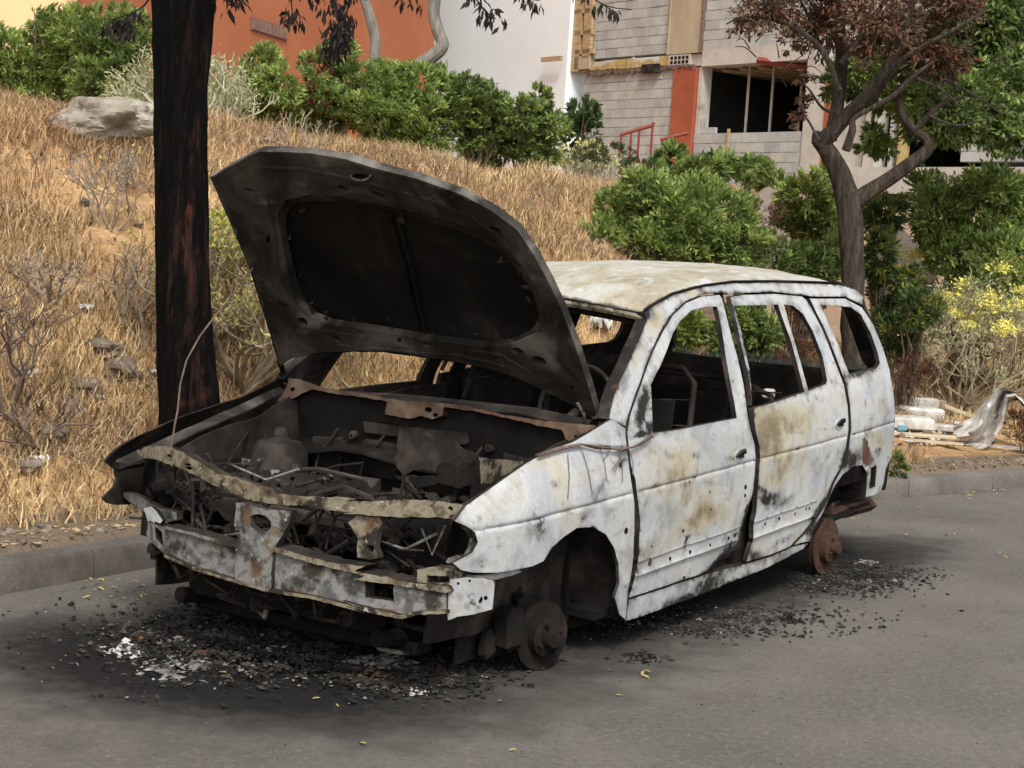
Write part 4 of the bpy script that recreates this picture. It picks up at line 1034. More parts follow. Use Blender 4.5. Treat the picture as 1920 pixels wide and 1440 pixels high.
def panel(name, outer, surf, holes=(), st=9, thick=(0, .03, 0), m=None, parent=None, back=None, spots=(), edge_soot=.35, rag=0, lab=None, dent_amp=1, far=False, farmat=None, label_far=None, edgecol=1, hole_soot=0, lines=()):
    O = dens(outer, st, rag); Hs = [dens(h, max(4, st * .7), rag) for h in holes]
    pts = list(O); edges = [(i, (i + 1) % len(O)) for i in range(len(O))]
    for h in Hs:
        b = len(pts); pts += h; edges += [(b + i, b + (i + 1) % len(h)) for i in range(len(h))]
    x0, x1 = min(p[0] for p in O), max(p[0] for p in O); y0, y1 = min(p[1] for p in O), max(p[1] for p in O)
    y = y0; r = 0
    while y < y1:
        x = x0 + (st / 2 if r % 2 else 0)
        while x < x1:
            if inpoly(x, y, O) and not any(inpoly(x, y, h) for h in Hs):
                if min([segd(x, y, O)] + [segd(x, y, h) for h in Hs]) > st * .45: pts.append((x, y))
            x += st
        y += st * .87; r += 1
    for ln in lines:
        last = False
        for (x, y) in ln:
            if x0 < x < x1 and inpoly(x, y, O) and not any(inpoly(x, y, h) for h in Hs) and min([segd(x, y, O)] + [segd(x, y, h) for h in Hs]) > 1.2:
                pts.append((x, y))
                if last: edges.append((len(pts) - 2, len(pts) - 1))
                last = True
            else: last = False
    vo, eo, fo, *_ = delaunay_2d_cdt([Vector(p) for p in pts], edges, [], 0, 1e-5)
    F = []
    for f in fo:
        cx = sum(vo[i].x for i in f) / 3; cy = sum(vo[i].y for i in f) / 3
        if inpoly(cx, cy, O) and not any(inpoly(cx, cy, h) for h in Hs): F.append(tuple(f))
    V = []; A = []
    for v in vo:
        P = np.array(surf(v.x, v.y)); V.append(P)
        dO = segd(v.x, v.y, outer); dH = min([segd(v.x, v.y, h) for h in holes] or [99])
        c = 0; ru = 0; s = edge_soot * .95 * max(0, 1 - dO / 6)
        if surf is side: s += .42 * math.exp(-(((P[2] - .041 * P[0]) - .594) / .003) ** 2)  # crease groove's shade painted in as a thin dark line
        s += hole_soot * max(0, 1 - dH / 14)
        for (ch, cx, cy, rx, ry, am, *an) in spots:
            dx, dy = v.x - cx, v.y - cy
            if an: a = R(an[0]); dx, dy = dx * math.cos(a) + dy * math.sin(a), -dx * math.sin(a) + dy * math.cos(a)
            g = am * math.exp(-((dx / rx) ** 2 + (dy / ry) ** 2))
            if ch == 's': s += g
            elif ch == 'c': c += g
            else: ru += g
        A.append((s, c, ru))
    if dent_amp:
        V = [P + np.array([0, dent(P[0], P[2]) * dent_amp, 0]) for P in V] if surf is side or getattr(surf, 'isside', 0) else V
    # boundary edges
    cnt = {}
    for f in F:
        for a, b in ((f[0], f[1]), (f[1], f[2]), (f[2], f[0])):
            k = (min(a, b), max(a, b)); cnt.setdefault(k, []).append((a, b))
    # orient towards the camera
    n0 = Vector()
    for f in F[:60]:
        a, b, c_ = [Vector(tuple(V[i])) for i in f]; n0 += (b - a).cross(c_ - a)
    if n0.dot(Vector(tuple(CP - V[F[0][0]]))) < 0: F = [(f[0], f[2], f[1]) for f in F]; cnt = {k: [(b, a) for a, b in v] for k, v in cnt.items()}
    used = sorted(set(i for f in F for i in f)); mp = {i: k for k, i in enumerate(used)}
    V = [V[i] for i in used]; A = [A[i] for i in used]; F = [tuple(mp[i] for i in f) for f in F]
    n = len(V); T = np.array(thick, float)
    V2 = V + [P + T for P in V]; F2 = F + [(f[0] + n, f[2] + n, f[1] + n) for f in F]; mi = [0] * len(F) + [1] * len(F)
    for k, e in cnt.items():
        if len(e) == 1:
            a, b = mp[e[0][0]], mp[e[0][1]]; F2.append((b, a, a + n, b + n)); mi.append(edgecol)
    mats = [m, back or CHAR]
    o = mesh(name, V2, F2, mats, parent if parent is not None else car, True, 30, {'stain': A + A}, mi)
    if lab: o['label'] = lab
    if far:
        Vf = [(p[0], -p[1], p[2]) for p in V2]; Ff = [tuple(reversed(f)) for f in F2]
        o2 = mesh(name, Vf, Ff, [farmat or m, CHAR], car, True, 30, {'stain': [(a[0] + .25, a[1], a[2]) for a in A + A]}, mi)
        if label_far: o2['label'] = label_far
    return o
side.isside = 1

# ---- outlines traced along the gaps of the near side
door1 = [(1178, 1120), (1253, 1097), (1327, 1072), (1353, 1043), (1388, 1027), (1391, 993), (1402, 960), (1412, 920), (1416, 887), (1418, 857), (1416, 835), (1409, 810), (1403, 779), (1395, 722), (1384, 670),
         (1367, 610), (1355, 560), (1350, 553), (1315, 556), (1285, 569), (1262, 591), (1244, 621), (1225, 662), (1210, 700), (1195, 737), (1181, 779), (1176, 812), (1184, 872), (1193, 900), (1196, 933), (1201, 977), (1197, 1043), (1188, 1087)]
win1 = [(1224, 812), (1221, 722), (1240, 685), (1255, 647), (1262, 625), (1276, 601), (1296, 582), (1322, 575), (1345, 575), (1356, 630), (1368, 700), (1376, 745), (1382, 784), (1322, 795), (1262, 808)]
door2 = [(1370, 557), (1383, 610), (1396, 670), (1406, 722), (1414, 779), (1419, 812), (1425, 835), (1427, 857), (1424, 887), (1421, 920), (1418, 960), (1412, 985), (1412, 1010), (1405, 1030), (1399, 1053),
         (1447, 1039), (1480, 1025), (1503, 1002), (1530, 969), (1550, 935), (1560, 907), (1577, 873), (1586, 840), (1591, 807), (1591, 787), (1589, 760), (1582, 722), (1571, 692), (1556, 655), (1541, 617), (1526, 586), (1513, 563), (1505, 556), (1450, 551), (1394, 553)]
win2 = [(1377, 573), (1459, 571), (1484, 640), (1509, 735), (1412, 767), (1405, 692), (1390, 621)]
win2b = [(1470, 571), (1487, 573), (1506, 588), (1525, 621), (1544, 670), (1552, 714), (1548, 721), (1517, 733), (1499, 670), (1484, 617)]
quart = [(1519, 560), (1585, 560), (1615, 576), (1637, 610), (1656, 655), (1667, 692), (1675, 741), (1678, 779), (1677, 816), (1673, 854), (1661, 880), (1657, 905), (1651, 921), (1637, 929), (1622, 932), (1624, 907), (1624, 885), (1617, 872), (1600, 874), (1580, 890), (1567, 910),
         (1557, 933), (1545, 960), (1530, 985), (1518, 1015), (1500, 1018), (1490, 1022), (1508, 1003), (1535, 970), (1555, 936), (1565, 907), (1582, 873), (1591, 840), (1596, 807), (1596, 787), (1594, 760), (1587, 722), (1576, 692), (1561, 655), (1546, 617), (1531, 586)]
winq = [(1538, 571), (1596, 576), (1613, 589), (1632, 625), (1645, 662), (1649, 681), (1644, 689), (1592, 703), (1579, 670), (1559, 617)]
qhole = [(1633, 877), (1645, 873), (1641, 912), (1629, 917)]
fend = [(852, 977), (873, 948), (932, 907), (986, 869), (1032, 844), (1073, 830), (1098, 815), (1140, 790), (1148, 786), (1160, 795), (1172, 803), (1173, 820), (1180, 872), (1188, 925), (1190, 947), (1190, 993), (1187, 1043), (1180, 1087), (1175, 1110), (1173, 1140), (1171, 1161), (1160, 1152), (1151, 1120), (1159, 1094),
        (1159, 1057), (1152, 1027), (1136, 1002), (1111, 988), (1082, 990), (1057, 1007), (1036, 1027), (1021, 1052), (1000, 1062), (965, 1069), (932, 1074), (890, 1074), (865, 1069), (850, 1056), (865, 1048), (886, 1036), (896, 1017), (890, 998), (873, 986)]
apil = [(1139, 786), (1150, 749), (1162, 716), (1180, 677), (1202, 630), (1214, 599), (1208, 586), (1225, 574), (1262, 553), (1319, 538), (1375, 531), (1450, 530), (1525, 532), (1574, 534), (1604, 543), (1619, 557), (1616, 571), (1585, 556), (1524, 556), (1512, 554), (1450, 547), (1394, 549), (1369, 553), (1354, 549), (1315, 552), (1285, 565), (1259, 588), (1240, 619), (1221, 661), (1206, 699), (1191, 736), (1177, 779), (1172, 799), (1158, 792)]
sill = [(1171, 1163), (1178, 1124), (1253, 1101), (1327, 1076), (1399, 1057), (1447, 1043), (1487, 1025), (1516, 1019), (1505, 1030), (1440, 1063), (1350, 1100), (1260, 1135), (1180, 1162)]

SP1 = [('s', 1340, 1066, 40, 9, 1.3, -35), ('s', 1400, 985, 9, 50, 1.4, 8), ('s', 1203, 765, 11, 42, 1.5, 10), ('s', 1375, 1035, 30, 22, 1.2, -40), ('s', 1392, 640, 6, 90, .35, 12), ('c', 1290, 900, 70, 40, .55), ('c', 1310, 960, 60, 40, .5), ('s', 1345, 905, 20, 12, .45),
       ('c', 1250, 870, 45, 60, .45), ('s', 1250, 950, 30, 8, .3, -20), ('s', 1205, 815, 22, 6, 1.0, -15), ('s', 1230, 980, 8, 30, .35, 20), ('s', 1373, 858, 14, 5, .6), ('c', 1290, 850, 60, 30, .3), ('s', 1240, 1060, 30, 6, .35, -18), ('s', 1300, 790, 60, 5, .5, -9), ('s', 1220, 800, 14, 10, .8)]
SP2 = [('c', 1440, 800, 32, 50, .95), ('c', 1500, 790, 40, 40, .8), ('c', 1460, 850, 60, 22, .6), ('r', 1428, 810, 7, 60, .3), ('s', 1450, 940, 26, 18, .8), ('s', 1432, 930, 10, 26, .6), ('s', 1470, 1012, 40, 5, .8, -35), ('s', 1413, 1040, 12, 8, 1.1), ('s', 1535, 955, 30, 5, .9, -55), ('s', 1582, 860, 6, 40, .5, 10), ('s', 1530, 880, 8, 60, .3), ('s', 1460, 745, 60, 6, .6, -15), ('s', 1405, 620, 6, 60, .35, 12)]
SPQ = [('r', 1622, 845, 9, 30, 1.1), ('r', 1632, 862, 12, 14, .9), ('s', 1600, 862, 30, 16, 1.0, -20), ('s', 1550, 935, 22, 9, 1.0, -55), ('s', 1583, 735, 8, 26, .95), ('c', 1650, 750, 12, 30, .6), ('c', 1610, 700, 40, 12, .6), ('s', 1615, 700, 40, 6, .6, -18), ('s', 1588, 830, 8, 40, .6), ('c', 1570, 580, 20, 12, .5), ('s', 1520, 990, 14, 20, .9, 30), ('s', 1603, 822, 5, 5, .9)]
import random as _r
_q = _r.Random(77)
def scratches(n, x0, x1, y0, y1):
    return [('s', _q.uniform(x0, x1), _q.uniform(y0, y1), _q.uniform(8, 30), _q.uniform(3, 5), _q.uniform(.3, .6), _q.uniform(-80, 80)) for _ in range(n)] + [('c', _q.uniform(x0, x1), _q.uniform(y0, y1), _q.uniform(15, 50), _q.uniform(12, 35), _q.uniform(.2, .45), _q.uniform(-60, 60)) for _ in range(n // 2)]
SP1 += scratches(22, 1190, 1400, 830, 1080) + [('s', 1275 + 32 * math.cos(t), 872 + 38 * math.sin(t), 6, 6, .5) for t in np.linspace(-.6, 1.9, 9)]
SP2 += scratches(18, 1420, 1580, 760, 1020); SPQ += scratches(10, 1590, 1670, 710, 850)
SPF = scratches(22, 900, 1180, 830, 1080) + [('s', 1135, 838, 50, 5, 1.1, 6), ('s', 1165, 870, 8, 20, .8, 30), ('s', 1145, 860, 6, 16, .7, -30), ('s', 1010, 985, 22, 22, .5), ('s', 1040, 905, 14, 12, .6), ('c', 1050, 920, 40, 40, .4), ('c', 1130, 880, 40, 30, .35), ('s', 1000, 1000, 40, 20, .35), ('s', 900, 1055, 30, 12, .55), ('s', 1090, 960, 50, 20, .3), ('s', 930, 1010, 10, 12, .4), ('s', 1180, 1090, 8, 40, .4), ('c', 960, 960, 40, 30, .2), ('c', 1010, 870, 50, 14, .3), ('s', 975, 940, 16, 5, .35, 40), ('s', 1108, 925, 18, 5, .35, 60)]
def proj(P):
    v = np.array(P) - CP; d = v @ CD; return 960 + FPX * (v @ CR) / d, 720 - FPX * (v @ CU) / d
def zline(zp, xa, xb, st=.016): return [proj((X, -W(X, zp + .041 * X), zp + .041 * X)) for X in np.arange(xa, xb, st)]
LN = [zline(.594 + k, -.5, 3.5) for k in (-.012, -.004, 0, .004, .012)]
LN += [zline(k, .53, 1.49) for k in (.328, .322, .317, .268, .255)] + [zline(k, 1.58, 2.28) for k in (.328, .322, .317, .25, .238)]
T_ = (0, .022, 0)
panel('front_fender', fend, side, lines=LN, st=6.5, thick=(0, .012, 0), m=WHITE, spots=SPF, edge_soot=.4, far=True, farmat=BEAM, label_far='far front fender burnt dark')
panel('front_door', door1, side, [win1], lines=LN, st=6.5, thick=T_, m=WHITE, spots=SP1, edge_soot=.45, far=True, farmat=WHITE, hole_soot=.5)
panel('rear_door', door2, side, [win2, win2b], lines=LN, st=6.5, thick=T_, m=WHITE, spots=SP2, edge_soot=.45, far=True, farmat=WHITE, hole_soot=.45)
panel('rear_quarter_panel', quart, side, [winq, qhole], lines=LN, st=6.5, thick=T_, m=WHITE, spots=SPQ, edge_soot=.35, far=True, farmat=WHITE, hole_soot=.5)
panel('roof_pillar_frame', apil, side, st=7, thick=(0, .05, 0), m=WHITE, spots=[('c', 1225, 600, 20, 30, .8), ('c', 1190, 660, 20, 50, .8), ('s', 1180, 700, 8, 60, .4, 20), ('c', 1300, 550, 60, 12, .7), ('c', 1420, 540, 60, 10, .3), ('r', 1590, 545, 20, 10, .5), ('s', 1215, 590, 14, 10, .9), ('s', 1330, 550, 60, 4, .5)], edge_soot=.75, far=True, farmat=CHAR)
panel('sill', sill, side, st=7, thick=(0, .08, 0), m=WHITE, spots=[('s', 1330, 1090, 60, 12, .9, -20), ('s', 1300, 1115, 60, 6, .9, -20), ('s', 1225, 1130, 60, 10, .3), ('s', 1460, 1045, 50, 6, .5, -20)], edge_soot=.6, far=True, farmat=BEAM)
# small things on the doors
def tri_box(px, py, dx, dz, m, name, parent=None, off=.004, dy=.012, rz=0):
    P = side(px, py); mb = MB(); mb.box((P[0], P[1] - off, P[2]), (dx, dy, dz), bev=min(dx, dz) * .2, ry=rz); return mb.build(name, m, car if parent is None else parent)
def handle(px, py):
    # recess with the burnt out handle
    P = side(px, py); mb = MB(); V = []
    mb.lathe((P[0], P[1] - .001, P[2]), [(.001, -.004), (.040, -.004), (.050, .0), (.05, .02)], 'Y', 20)
    for k in range(len(mb.v)):
        x_, y_, z_ = mb.v[k]; mb.v[k] = (P[0] + (x_ - P[0]) * 1.0, y_, P[2] + (z_ - P[2]) * .55)
    h = mb.build('handle_recess', WHITE, car)
    mb = MB(); mb.tube([(P[0] - .045, P[1] - .01, P[2] + .004), (P[0] - .02, P[1] - .018, P[2] + .024), (P[0] + .02, P[1] - .018, P[2] + .028), (P[0] + .048, P[1] - .008, P[2] + .012)], [.005, .007, .007, .005], 6); mb.build('door_handle', CHAR, h)
    mb = MB(); mb.box((P[0] + .008, P[1] - .008, P[2] + .008), (.05, .008, .028), bev=.003); mb.build('handle_hole', CHARD, h)
handle(1385, 856); handle(1573, 797)
for (px, py, r_) in [(1218, 1054, .016), (1256, 1047, .008), (1294, 1035, .008), (1331, 1022, .008), (1366, 1009, .008), (1378, 1003, .008), (1434, 982, .008), (1461, 972, .008), (1490, 963, .008), (1511, 954, .008), (1517, 953, .008),
                     (1398, 913, .010), (1397, 929, .007), (1174, 995, .012), (1333, 955, .006), (1221, 1024, .006), (1281, 995, .006), (1414, 1040, .018), (1283, 1083, .006), (1602, 815, .012), (1330, 922, .006)]:
    P = side(px, py); mb = MB(); mb.lathe((P[0], P[1] - .0015, P[2]), [(.0005, -.001), (r_ * .9, -.001), (r_, .004)], 'Y', 10); mb.build('bolt_hole', CHARD if r_ < .015 else RUST, car)
# dangling scorched wires on the fender
mb = MB(); rs = random.Random(3)
wp = [(1000, 852), (1040, 838), (1080, 834), (1115, 838), (1150, 842), (1175, 838), (1195, 828), (1215, 815)]
for k in range(3): mb.tube([side(a + rs.uniform(-4, 4), b + rs.uniform(-3, 3)) - np.array([0, .014 + .004 * k, 0]) for a, b in wp], .0035, 5)
for (a, b, c, d) in [(1085, 838, 1108, 925), (1120, 838, 1135, 900), (1160, 842, 1150, 885), (1168, 838, 1145, 880), (1060, 850, 1062, 935), (1155, 840, 1165, 905), (1178, 850, 1183, 890), (1140, 838, 1128, 862)]:
    mb.tube([side(a, b) - np.array([0, .01, 0]), side((a + c) / 2 + 3, (b + d) / 2) - np.array([0, .008, 0]), side(c, d) - np.array([0, .006, 0])], .0018, 4)
mb.build('scorched_wiring', TWIGD, car)

# ---- roof
seam = [(1208, 582), (1222, 572), (1262, 550), (1319, 535), (1375, 528), (1450, 527), (1525, 529), (1574, 531)]
SP_ = [side(a, b) for a, b in seam]
sx = [p[0] for p in SP_]; sy = [-p[1] for p in SP_]; sz_ = [p[2] for p in SP_]
def roof_edge(X): return float(np.interp(X, sx, sy)), float(np.interp(X, sx, sz_))
Xf, Xr = sx[0], max(sx[-1] + .12, 3.2)
V = []; F = []; A = []; nu, nv = 60, 40
for i in range(nu + 1):
    for j in range(nv + 1):
        u = -1 + 2 * j / nv; xx = Xf + (Xr - Xf) * i / nu
        x_ = xx - .10 * (1 - u * u) * (1 - i / nu)          # front edge bows forward
        hw, ze = roof_edge(max(xx, sx[0])); rear = max(0, (xx - 2.85)) ** 2 * .35
        crownh = .058 * (1 - abs(u) ** 2.4)
        zz = ze + crownh * (1 - .25 * (1 - i / nu)) - rear + .006 * noise.noise(Vector((xx * 2.5, u * 2, 0))) + .004 * noise.noise(Vector((xx * 7, u * 6, 4)))
        if i == 0: zz -= .012
        V.append((x_, u * (hw - .004), zz)); A.append((.8 if abs(abs(u) - 1) < .03 or i == 0 else .1 * (i < 3), 0, 0))
m_ = nv + 1
for i in range(nu):
    for j in range(nv): F.append((i * m_ + j, i * m_ + j + 1, (i + 1) * m_ + j + 1, (i + 1) * m_ + j))
n = len(V); V2 = V + [(a, b, c - .02) for a, b, c in V]; F2 = F + [tuple(reversed([k + n for k in f])) for f in F]
mesh('roof', V2, F2, [ROOFM, CHAR], car, True, 40, {'stain': A + A}, [0] * len(F) + [1] * len(F))
# windshield header and rusty ditch
mb = MB(); hw, ze = roof_edge(Xf)
hd = [(Xf - .10 * (1 - u * u) + .01, u * (hw - .01), ze + .043 * (1 - abs(u) ** 2.4) - .03) for u in np.linspace(-1, 1, 21)]
mb.tube(hd, .014, 6); mb.build('windshield_header', ASHY, car)
mb = MB(); hd2 = [(a + .05, b * .97, c - .02) for a, b, c in hd]; mb.tube(hd2, .02, 6); mb.build('header_inner', CHAR, car)
for sgn in (-1, 1):
    mb = MB(); mb.tube([(a, sgn * (b + .001), c + .001) for a, b, c in zip(sx, sy, sz_)], .0055, 5); mb.build('roof_ditch', CHARD, car)
# ragged mirror mount / visor remains hanging at the header
mb = MB()
for k in range(9): P = onX(1068 + random.uniform(-10, 10), 596 + random.uniform(-10, 12), .95); mb.box(P, (.02, .03, .03), rz=random.random(), rx=random.random(), jit=.006)
mb.build('mirror_mount', CHARD, car)

# ---- tail
mb = MB()
def ring(mb, X, ys, z0, z1, t): pass
tg = []
zt = roof_edge(3.1)[1]
mbt = MB()
def slab_x(mb, pts_outer, X0, X1z, th=.04):
    n = len(pts_outer); V = [(X0 + X1z(z_), y_, z_) for y_, z_ in pts_outer] + [(X0 + X1z(z_) - th, y_, z_) for y_, z_ in pts_outer]
    mb.add(V, [tuple(range(n)), tuple(range(n, 2 * n))[::-1]] + [(i, i + n, (i + 1) % n + n, (i + 1) % n) for i in range(n)])
tx = lambda z_: -.62 * max(0, z_ - .95) - .5 * max(0, z_ - 1.2) ** 2 + 3.58
slab_x(mbt, [(-.72, .34), (.72, .34), (.74, .6), (.70, .975), (.35, .96), (0, .955), (-.35, .96), (-.70, .975), (-.74, .6)], 0, tx)
for s_ in (-1, 1):
    slab_x(mbt, [(s_ * .70, .97), (s_ * .60, .97), (s_ * .56, 1.02), (s_ * .50, 1.29), (s_ * .44, 1.33), (s_ * .60, 1.37)], 0, tx)
slab_x(mbt, [(-.60, 1.37), (-.44, 1.33), (.44, 1.33), (.60, 1.37), (.5, 1.43), (-.5, 1.43)], 0, tx)
mbt.build('tailgate', CHAR, car)
mb = MB(); rs = random.Random(9)
for k in range(900):
    y_ = rs.uniform(-.60, .62); z_ = .955 + abs(rs.gauss(0, .020)) * (1 + .8 * noise.noise(Vector((y_ * 6, 0, 0)))); s_ = rs.uniform(.003, .009); x_ = tx(z_) - .03
    mb.add([(x_, y_ - s_, z_ - s_), (x_ + .004, y_ + s_, z_ - s_ * .5), (x_, y_ + rs.uniform(-s_, s_), z_ + s_)], [(0, 1, 2)])
tag(mb.build('rear_glass_crumbs', GLASS, car, False), kind='stuff')

# ---- hood
Hn = np.array([math.sin(R(50)), 0, math.cos(R(50))]); H0 = np.array([.3, 0, .9]); Hu = np.array([-math.cos(R(50)), 0, math.sin(R(50))])
def hood(px, py, off=0.0):
    P = onP(px, py, H0, Hn); v_ = (P - H0) @ Hu; y_ = P[1]
    bulge = .045 * max(0, 1 - (y_ / .8) ** 2) * math.sin(min(1, max(0, v_ / 1.1)) * math.pi) + off
    d = ray(px, py); return P + d * (bulge / (d @ Hn))
ho = z7([(35, 180), (110, 130), (220, 70), (260, 55), (380, 56), (500, 62), (660, 88), (800, 130), (1000, 180), (1200, 250), (1350, 330), (1470, 420), (1550, 540), (1620, 670), (1680, 800), (1740, 960), (1800, 1150), (1838, 1280), (1825, 1310), (1800, 1305),
         (1740, 1250), (1640, 1200), (1520, 1143), (1450, 1110), (1300, 1065), (1150, 1037), (1010, 1017), (850, 995), (700, 993), (600, 997), (500, 1005), (420, 1022), (380, 1045), (352, 1065), (347, 1020), (300, 870), (215, 600), (130, 400)])
rec = z7([(395, 340), (430, 305), (520, 288), (640, 292), (780, 315), (900, 345), (1020, 378), (1150, 412), (1280, 462), (1400, 535), (1490, 640), (1550, 745), (1568, 830), (1535, 890), (1440, 930), (1390, 945), (1280, 945), (1130, 925), (1000, 905), (880, 885), (740, 860), (610, 843), (530, 805), (468, 735), (430, 620), (400, 480), (388, 390)])
rec2 = z7([(350, 345), (390, 285), (500, 262), (650, 270), (800, 300), (1020, 350), (1200, 400), (1330, 455), (1450, 540), (1560, 690), (1600, 820), (1570, 900), (1450, 955), (1300, 970), (1000, 930), (740, 885), (590, 865), (500, 830), (430, 750), (390, 600), (360, 430)])
def oval(cx, cy, rx, ry, an=20, n=12):
    a = R(an); return [(cx + rx * math.cos(t) * math.cos(a) - ry * math.sin(t) * math.sin(a), cy + rx * math.cos(t) * math.sin(a) + ry * math.sin(t) * math.cos(a)) for t in [2 * math.pi * k / n for k in range(n)]]
hh = [oval(*z7([(735, 178)])[0], 17, 6, 0), oval(*z7([(655, 232)])[0], 12, 4), oval(*z7([(818, 262)])[0], 16, 4, 22), oval(*z7([(1365, 425)])[0], 13, 4, 28), oval(*z7([(466, 852)])[0], 11, 7, 35), oval(*z7([(1468, 990)])[0], 12, 6, 25), oval(*z7([(1565, 1035)])[0], 15, 8, 20),
      oval(*z7([(380, 775)])[0], 12, 3, 20), oval(*z7([(630, 935)])[0], 9, 5), oval(*z7([(740, 905)])[0], 9, 3), oval(*z7([(1045, 957)])[0], 11, 4, 15), oval(*z7([(215, 240)])[0], 9, 3), oval(*z7([(1005, 350)])[0], 4, 4), oval(*z7([(1720, 1160)])[0], 4, 4), oval(*z7([(915, 940)])[0], 4, 6), oval(*z7([(575, 272)])[0], 4, 4), oval(*z7([(305, 470)])[0], 4, 8, 0), oval(*z7([(1462, 575)])[0], 3, 3)]
hf = lambda x, y: hood(x, y, .0)
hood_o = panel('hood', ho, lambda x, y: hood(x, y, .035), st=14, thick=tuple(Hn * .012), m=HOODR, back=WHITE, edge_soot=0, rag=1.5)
SPH = [('s', _q.uniform(400, 1100), _q.uniform(290, 780), _q.uniform(10, 60), _q.uniform(5, 14), _q.uniform(.25, .6), _q.uniform(-40, 60)) for _ in range(60)] + [('s', *z7([(1560, 960)])[0], 60, 25, .75), ('s', *z7([(1500, 930)])[0], 25, 30, .6), ('s', *z7([(1620, 1060)])[0], 30, 25, .5), ('s', *z7([(480, 800)])[0], 28, 28, .75), ('s', *z7([(560, 850)])[0], 50, 10, .5), ('s', *z7([(640, 115)])[0], 60, 10, .7), ('s', *z7([(170, 130)])[0], 30, 14, .5), ('s', *z7([(300, 650)])[0], 10, 70, .35, -20),
       ('s', *z7([(1500, 600)])[0], 12, 60, .5, -35), ('s', *z7([(420, 210)])[0], 50, 14, .5), ('s', *z7([(1100, 420)])[0], 90, 10, .35, 20)]
ins = [(x + (640 - x) * .0 + 0, y) for x, y in ho]
def shrink(P, k=4):
    cx = sum(p[0] for p in P) / len(P); cy = sum(p[1] for p in P) / len(P); return [(x + (cx - x) * k / math.hypot(x - cx, y - cy), y + (cy - y) * k / math.hypot(x - cx, y - cy)) for x, y in P]
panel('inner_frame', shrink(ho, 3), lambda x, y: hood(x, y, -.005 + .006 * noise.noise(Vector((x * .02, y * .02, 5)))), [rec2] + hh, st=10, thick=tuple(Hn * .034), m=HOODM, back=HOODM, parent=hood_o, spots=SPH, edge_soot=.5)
# sloping lip of the recess (real depth)
lip = MB(); a_ = dens(rec2, 14); b_ = []
n_ = 60
def resample(P, n):
    P = P + [P[0]]; L = [0]
    for i in range(len(P) - 1): L.append(L[-1] + math.hypot(P[i + 1][0] - P[i][0], P[i + 1][1] - P[i][1]))
    return [(float(np.interp(L[-1] * k / n, L, [p[0] for p in P])), float(np.interp(L[-1] * k / n, L, [p[1] for p in P]))) for k in range(n)]
ra, rb = resample(rec2, n_), resample(rec, n_)
k0 = min(range(n_), key=lambda k: math.hypot(rb[k][0] - ra[0][0], rb[k][1] - ra[0][1])); rb = rb[k0:] + rb[:k0]
V = [hood(*p, .0) for p in ra] + [hood(*p, .027) for p in rb]
lo = mesh('recess_lip', V, [(i, (i + 1) % n_, (i + 1) % n_ + n_, i + n_) for i in range(n_)], HOODM, hood_o, True, 60, {'stain': [(.2, 0, 0)] * n_ + [(0, 0, 0)] * n_})
mb = MB()
for pts in ([(870, 350), (930, 560), (985, 800), (1010, 905)], [(905, 352), (965, 560), (1015, 800), (1040, 908)]):
    mb.tube([hood(*p, .030) for p in z7(pts)], .008, 5)
mb.build('centre_rib', HOODR, hood_o)
mb = MB(); c = z7([(735, 172)])[0]; mb.tube([hood(c[0] + 18 * math.cos(t), c[1] + 9 * math.sin(t), -.012) for t in np.linspace(0, math.pi, 9)], .004, 5); mb.build('hood_striker', BEAM, hood_o)
mb = MB()
for pts in ([(300, 250), (330, 420), (350, 600), (390, 780)], [(260, 130), (500, 140), (760, 200), (1020, 270)], [(1020, 270), (1250, 360), (1400, 470), (1500, 600)], [(620, 960), (900, 985), (1200, 1010), (1450, 1070)], [(1600, 720), (1650, 880), (1690, 1060)], [(470, 880), (620, 900), (800, 930)], [(1250, 985), (1400, 1010), (1560, 1110)]):
    pp = dens(z7(pts), 12, 1.5, close=False); mb.tube([hood(*p, -.003) for p in pp], .0065, 6)
tag(mb.build('pressed_rib', HOODM, hood_o), kind=None)
mb = MB(); rs = random.Random(21)
for k in range(60):
    i_ = rs.randrange(len(rec)); a_, b_ = rec[i_]; a_ += rs.gauss(0, 14); b_ += rs.gauss(0, 12); q = hood(a_, b_, .015); s_ = rs.uniform(.008, .03)
    mb.add([q + np.array([rs.uniform(-s_, s_) * .3, rs.uniform(-s_, s_), rs.uniform(-s_, s_)]) for _ in range(4)], [(0, 1, 2), (0, 2, 3)])
tag(mb.build('insulation_shreds', CHAR, hood_o, False), kind='stuff')
# hinges
for (p, q, nm) in [(z7([(360, 1040)])[0], (523, 722), 0), (z7([(1825, 1290)])[0], (1110, 800), 1)]:
    A_ = hood(*p); B_ = onX(q[0], q[1], .36); mb = MB(); mb.tube([A_, (A_ + B_) / 2 + np.array([.02, 0, .01]), B_], [.014, .012, .016], 6); mb.build('hood_hinge', CHAR, car)
A_ = hood(*z7([(1745, 1230)])[0], -.02); B_ = onX(1095, 798, .33); mb = MB(); mb.tube([A_, A_ * .5 + B_ * .5 + np.array([-.01, -.02, 0]), B_], .006, 5); mb.build('hinge_strap', ASHY, car)
# loose cable from the hood to the far fender
cb = [(487, 487), (462, 518), (430, 560), (400, 597), (375, 630), (350, 675), (338, 720), (333, 770), (327, 800), (320, 850), (322, 880)]
mb = MB(); mb.tube([onY(a, b, .62 - .0 * k) for k, (a, b) in enumerate(cb)], .0035, 5); mb.build('hood_cable', TWIGD, car)
mb = MB(); mb.tube([onX(487, 781, .2), onX(450, 832, -.1), onX(414, 889, -.45)], .005, 5); mb.build('hood_prop_rod', CHAR, car)

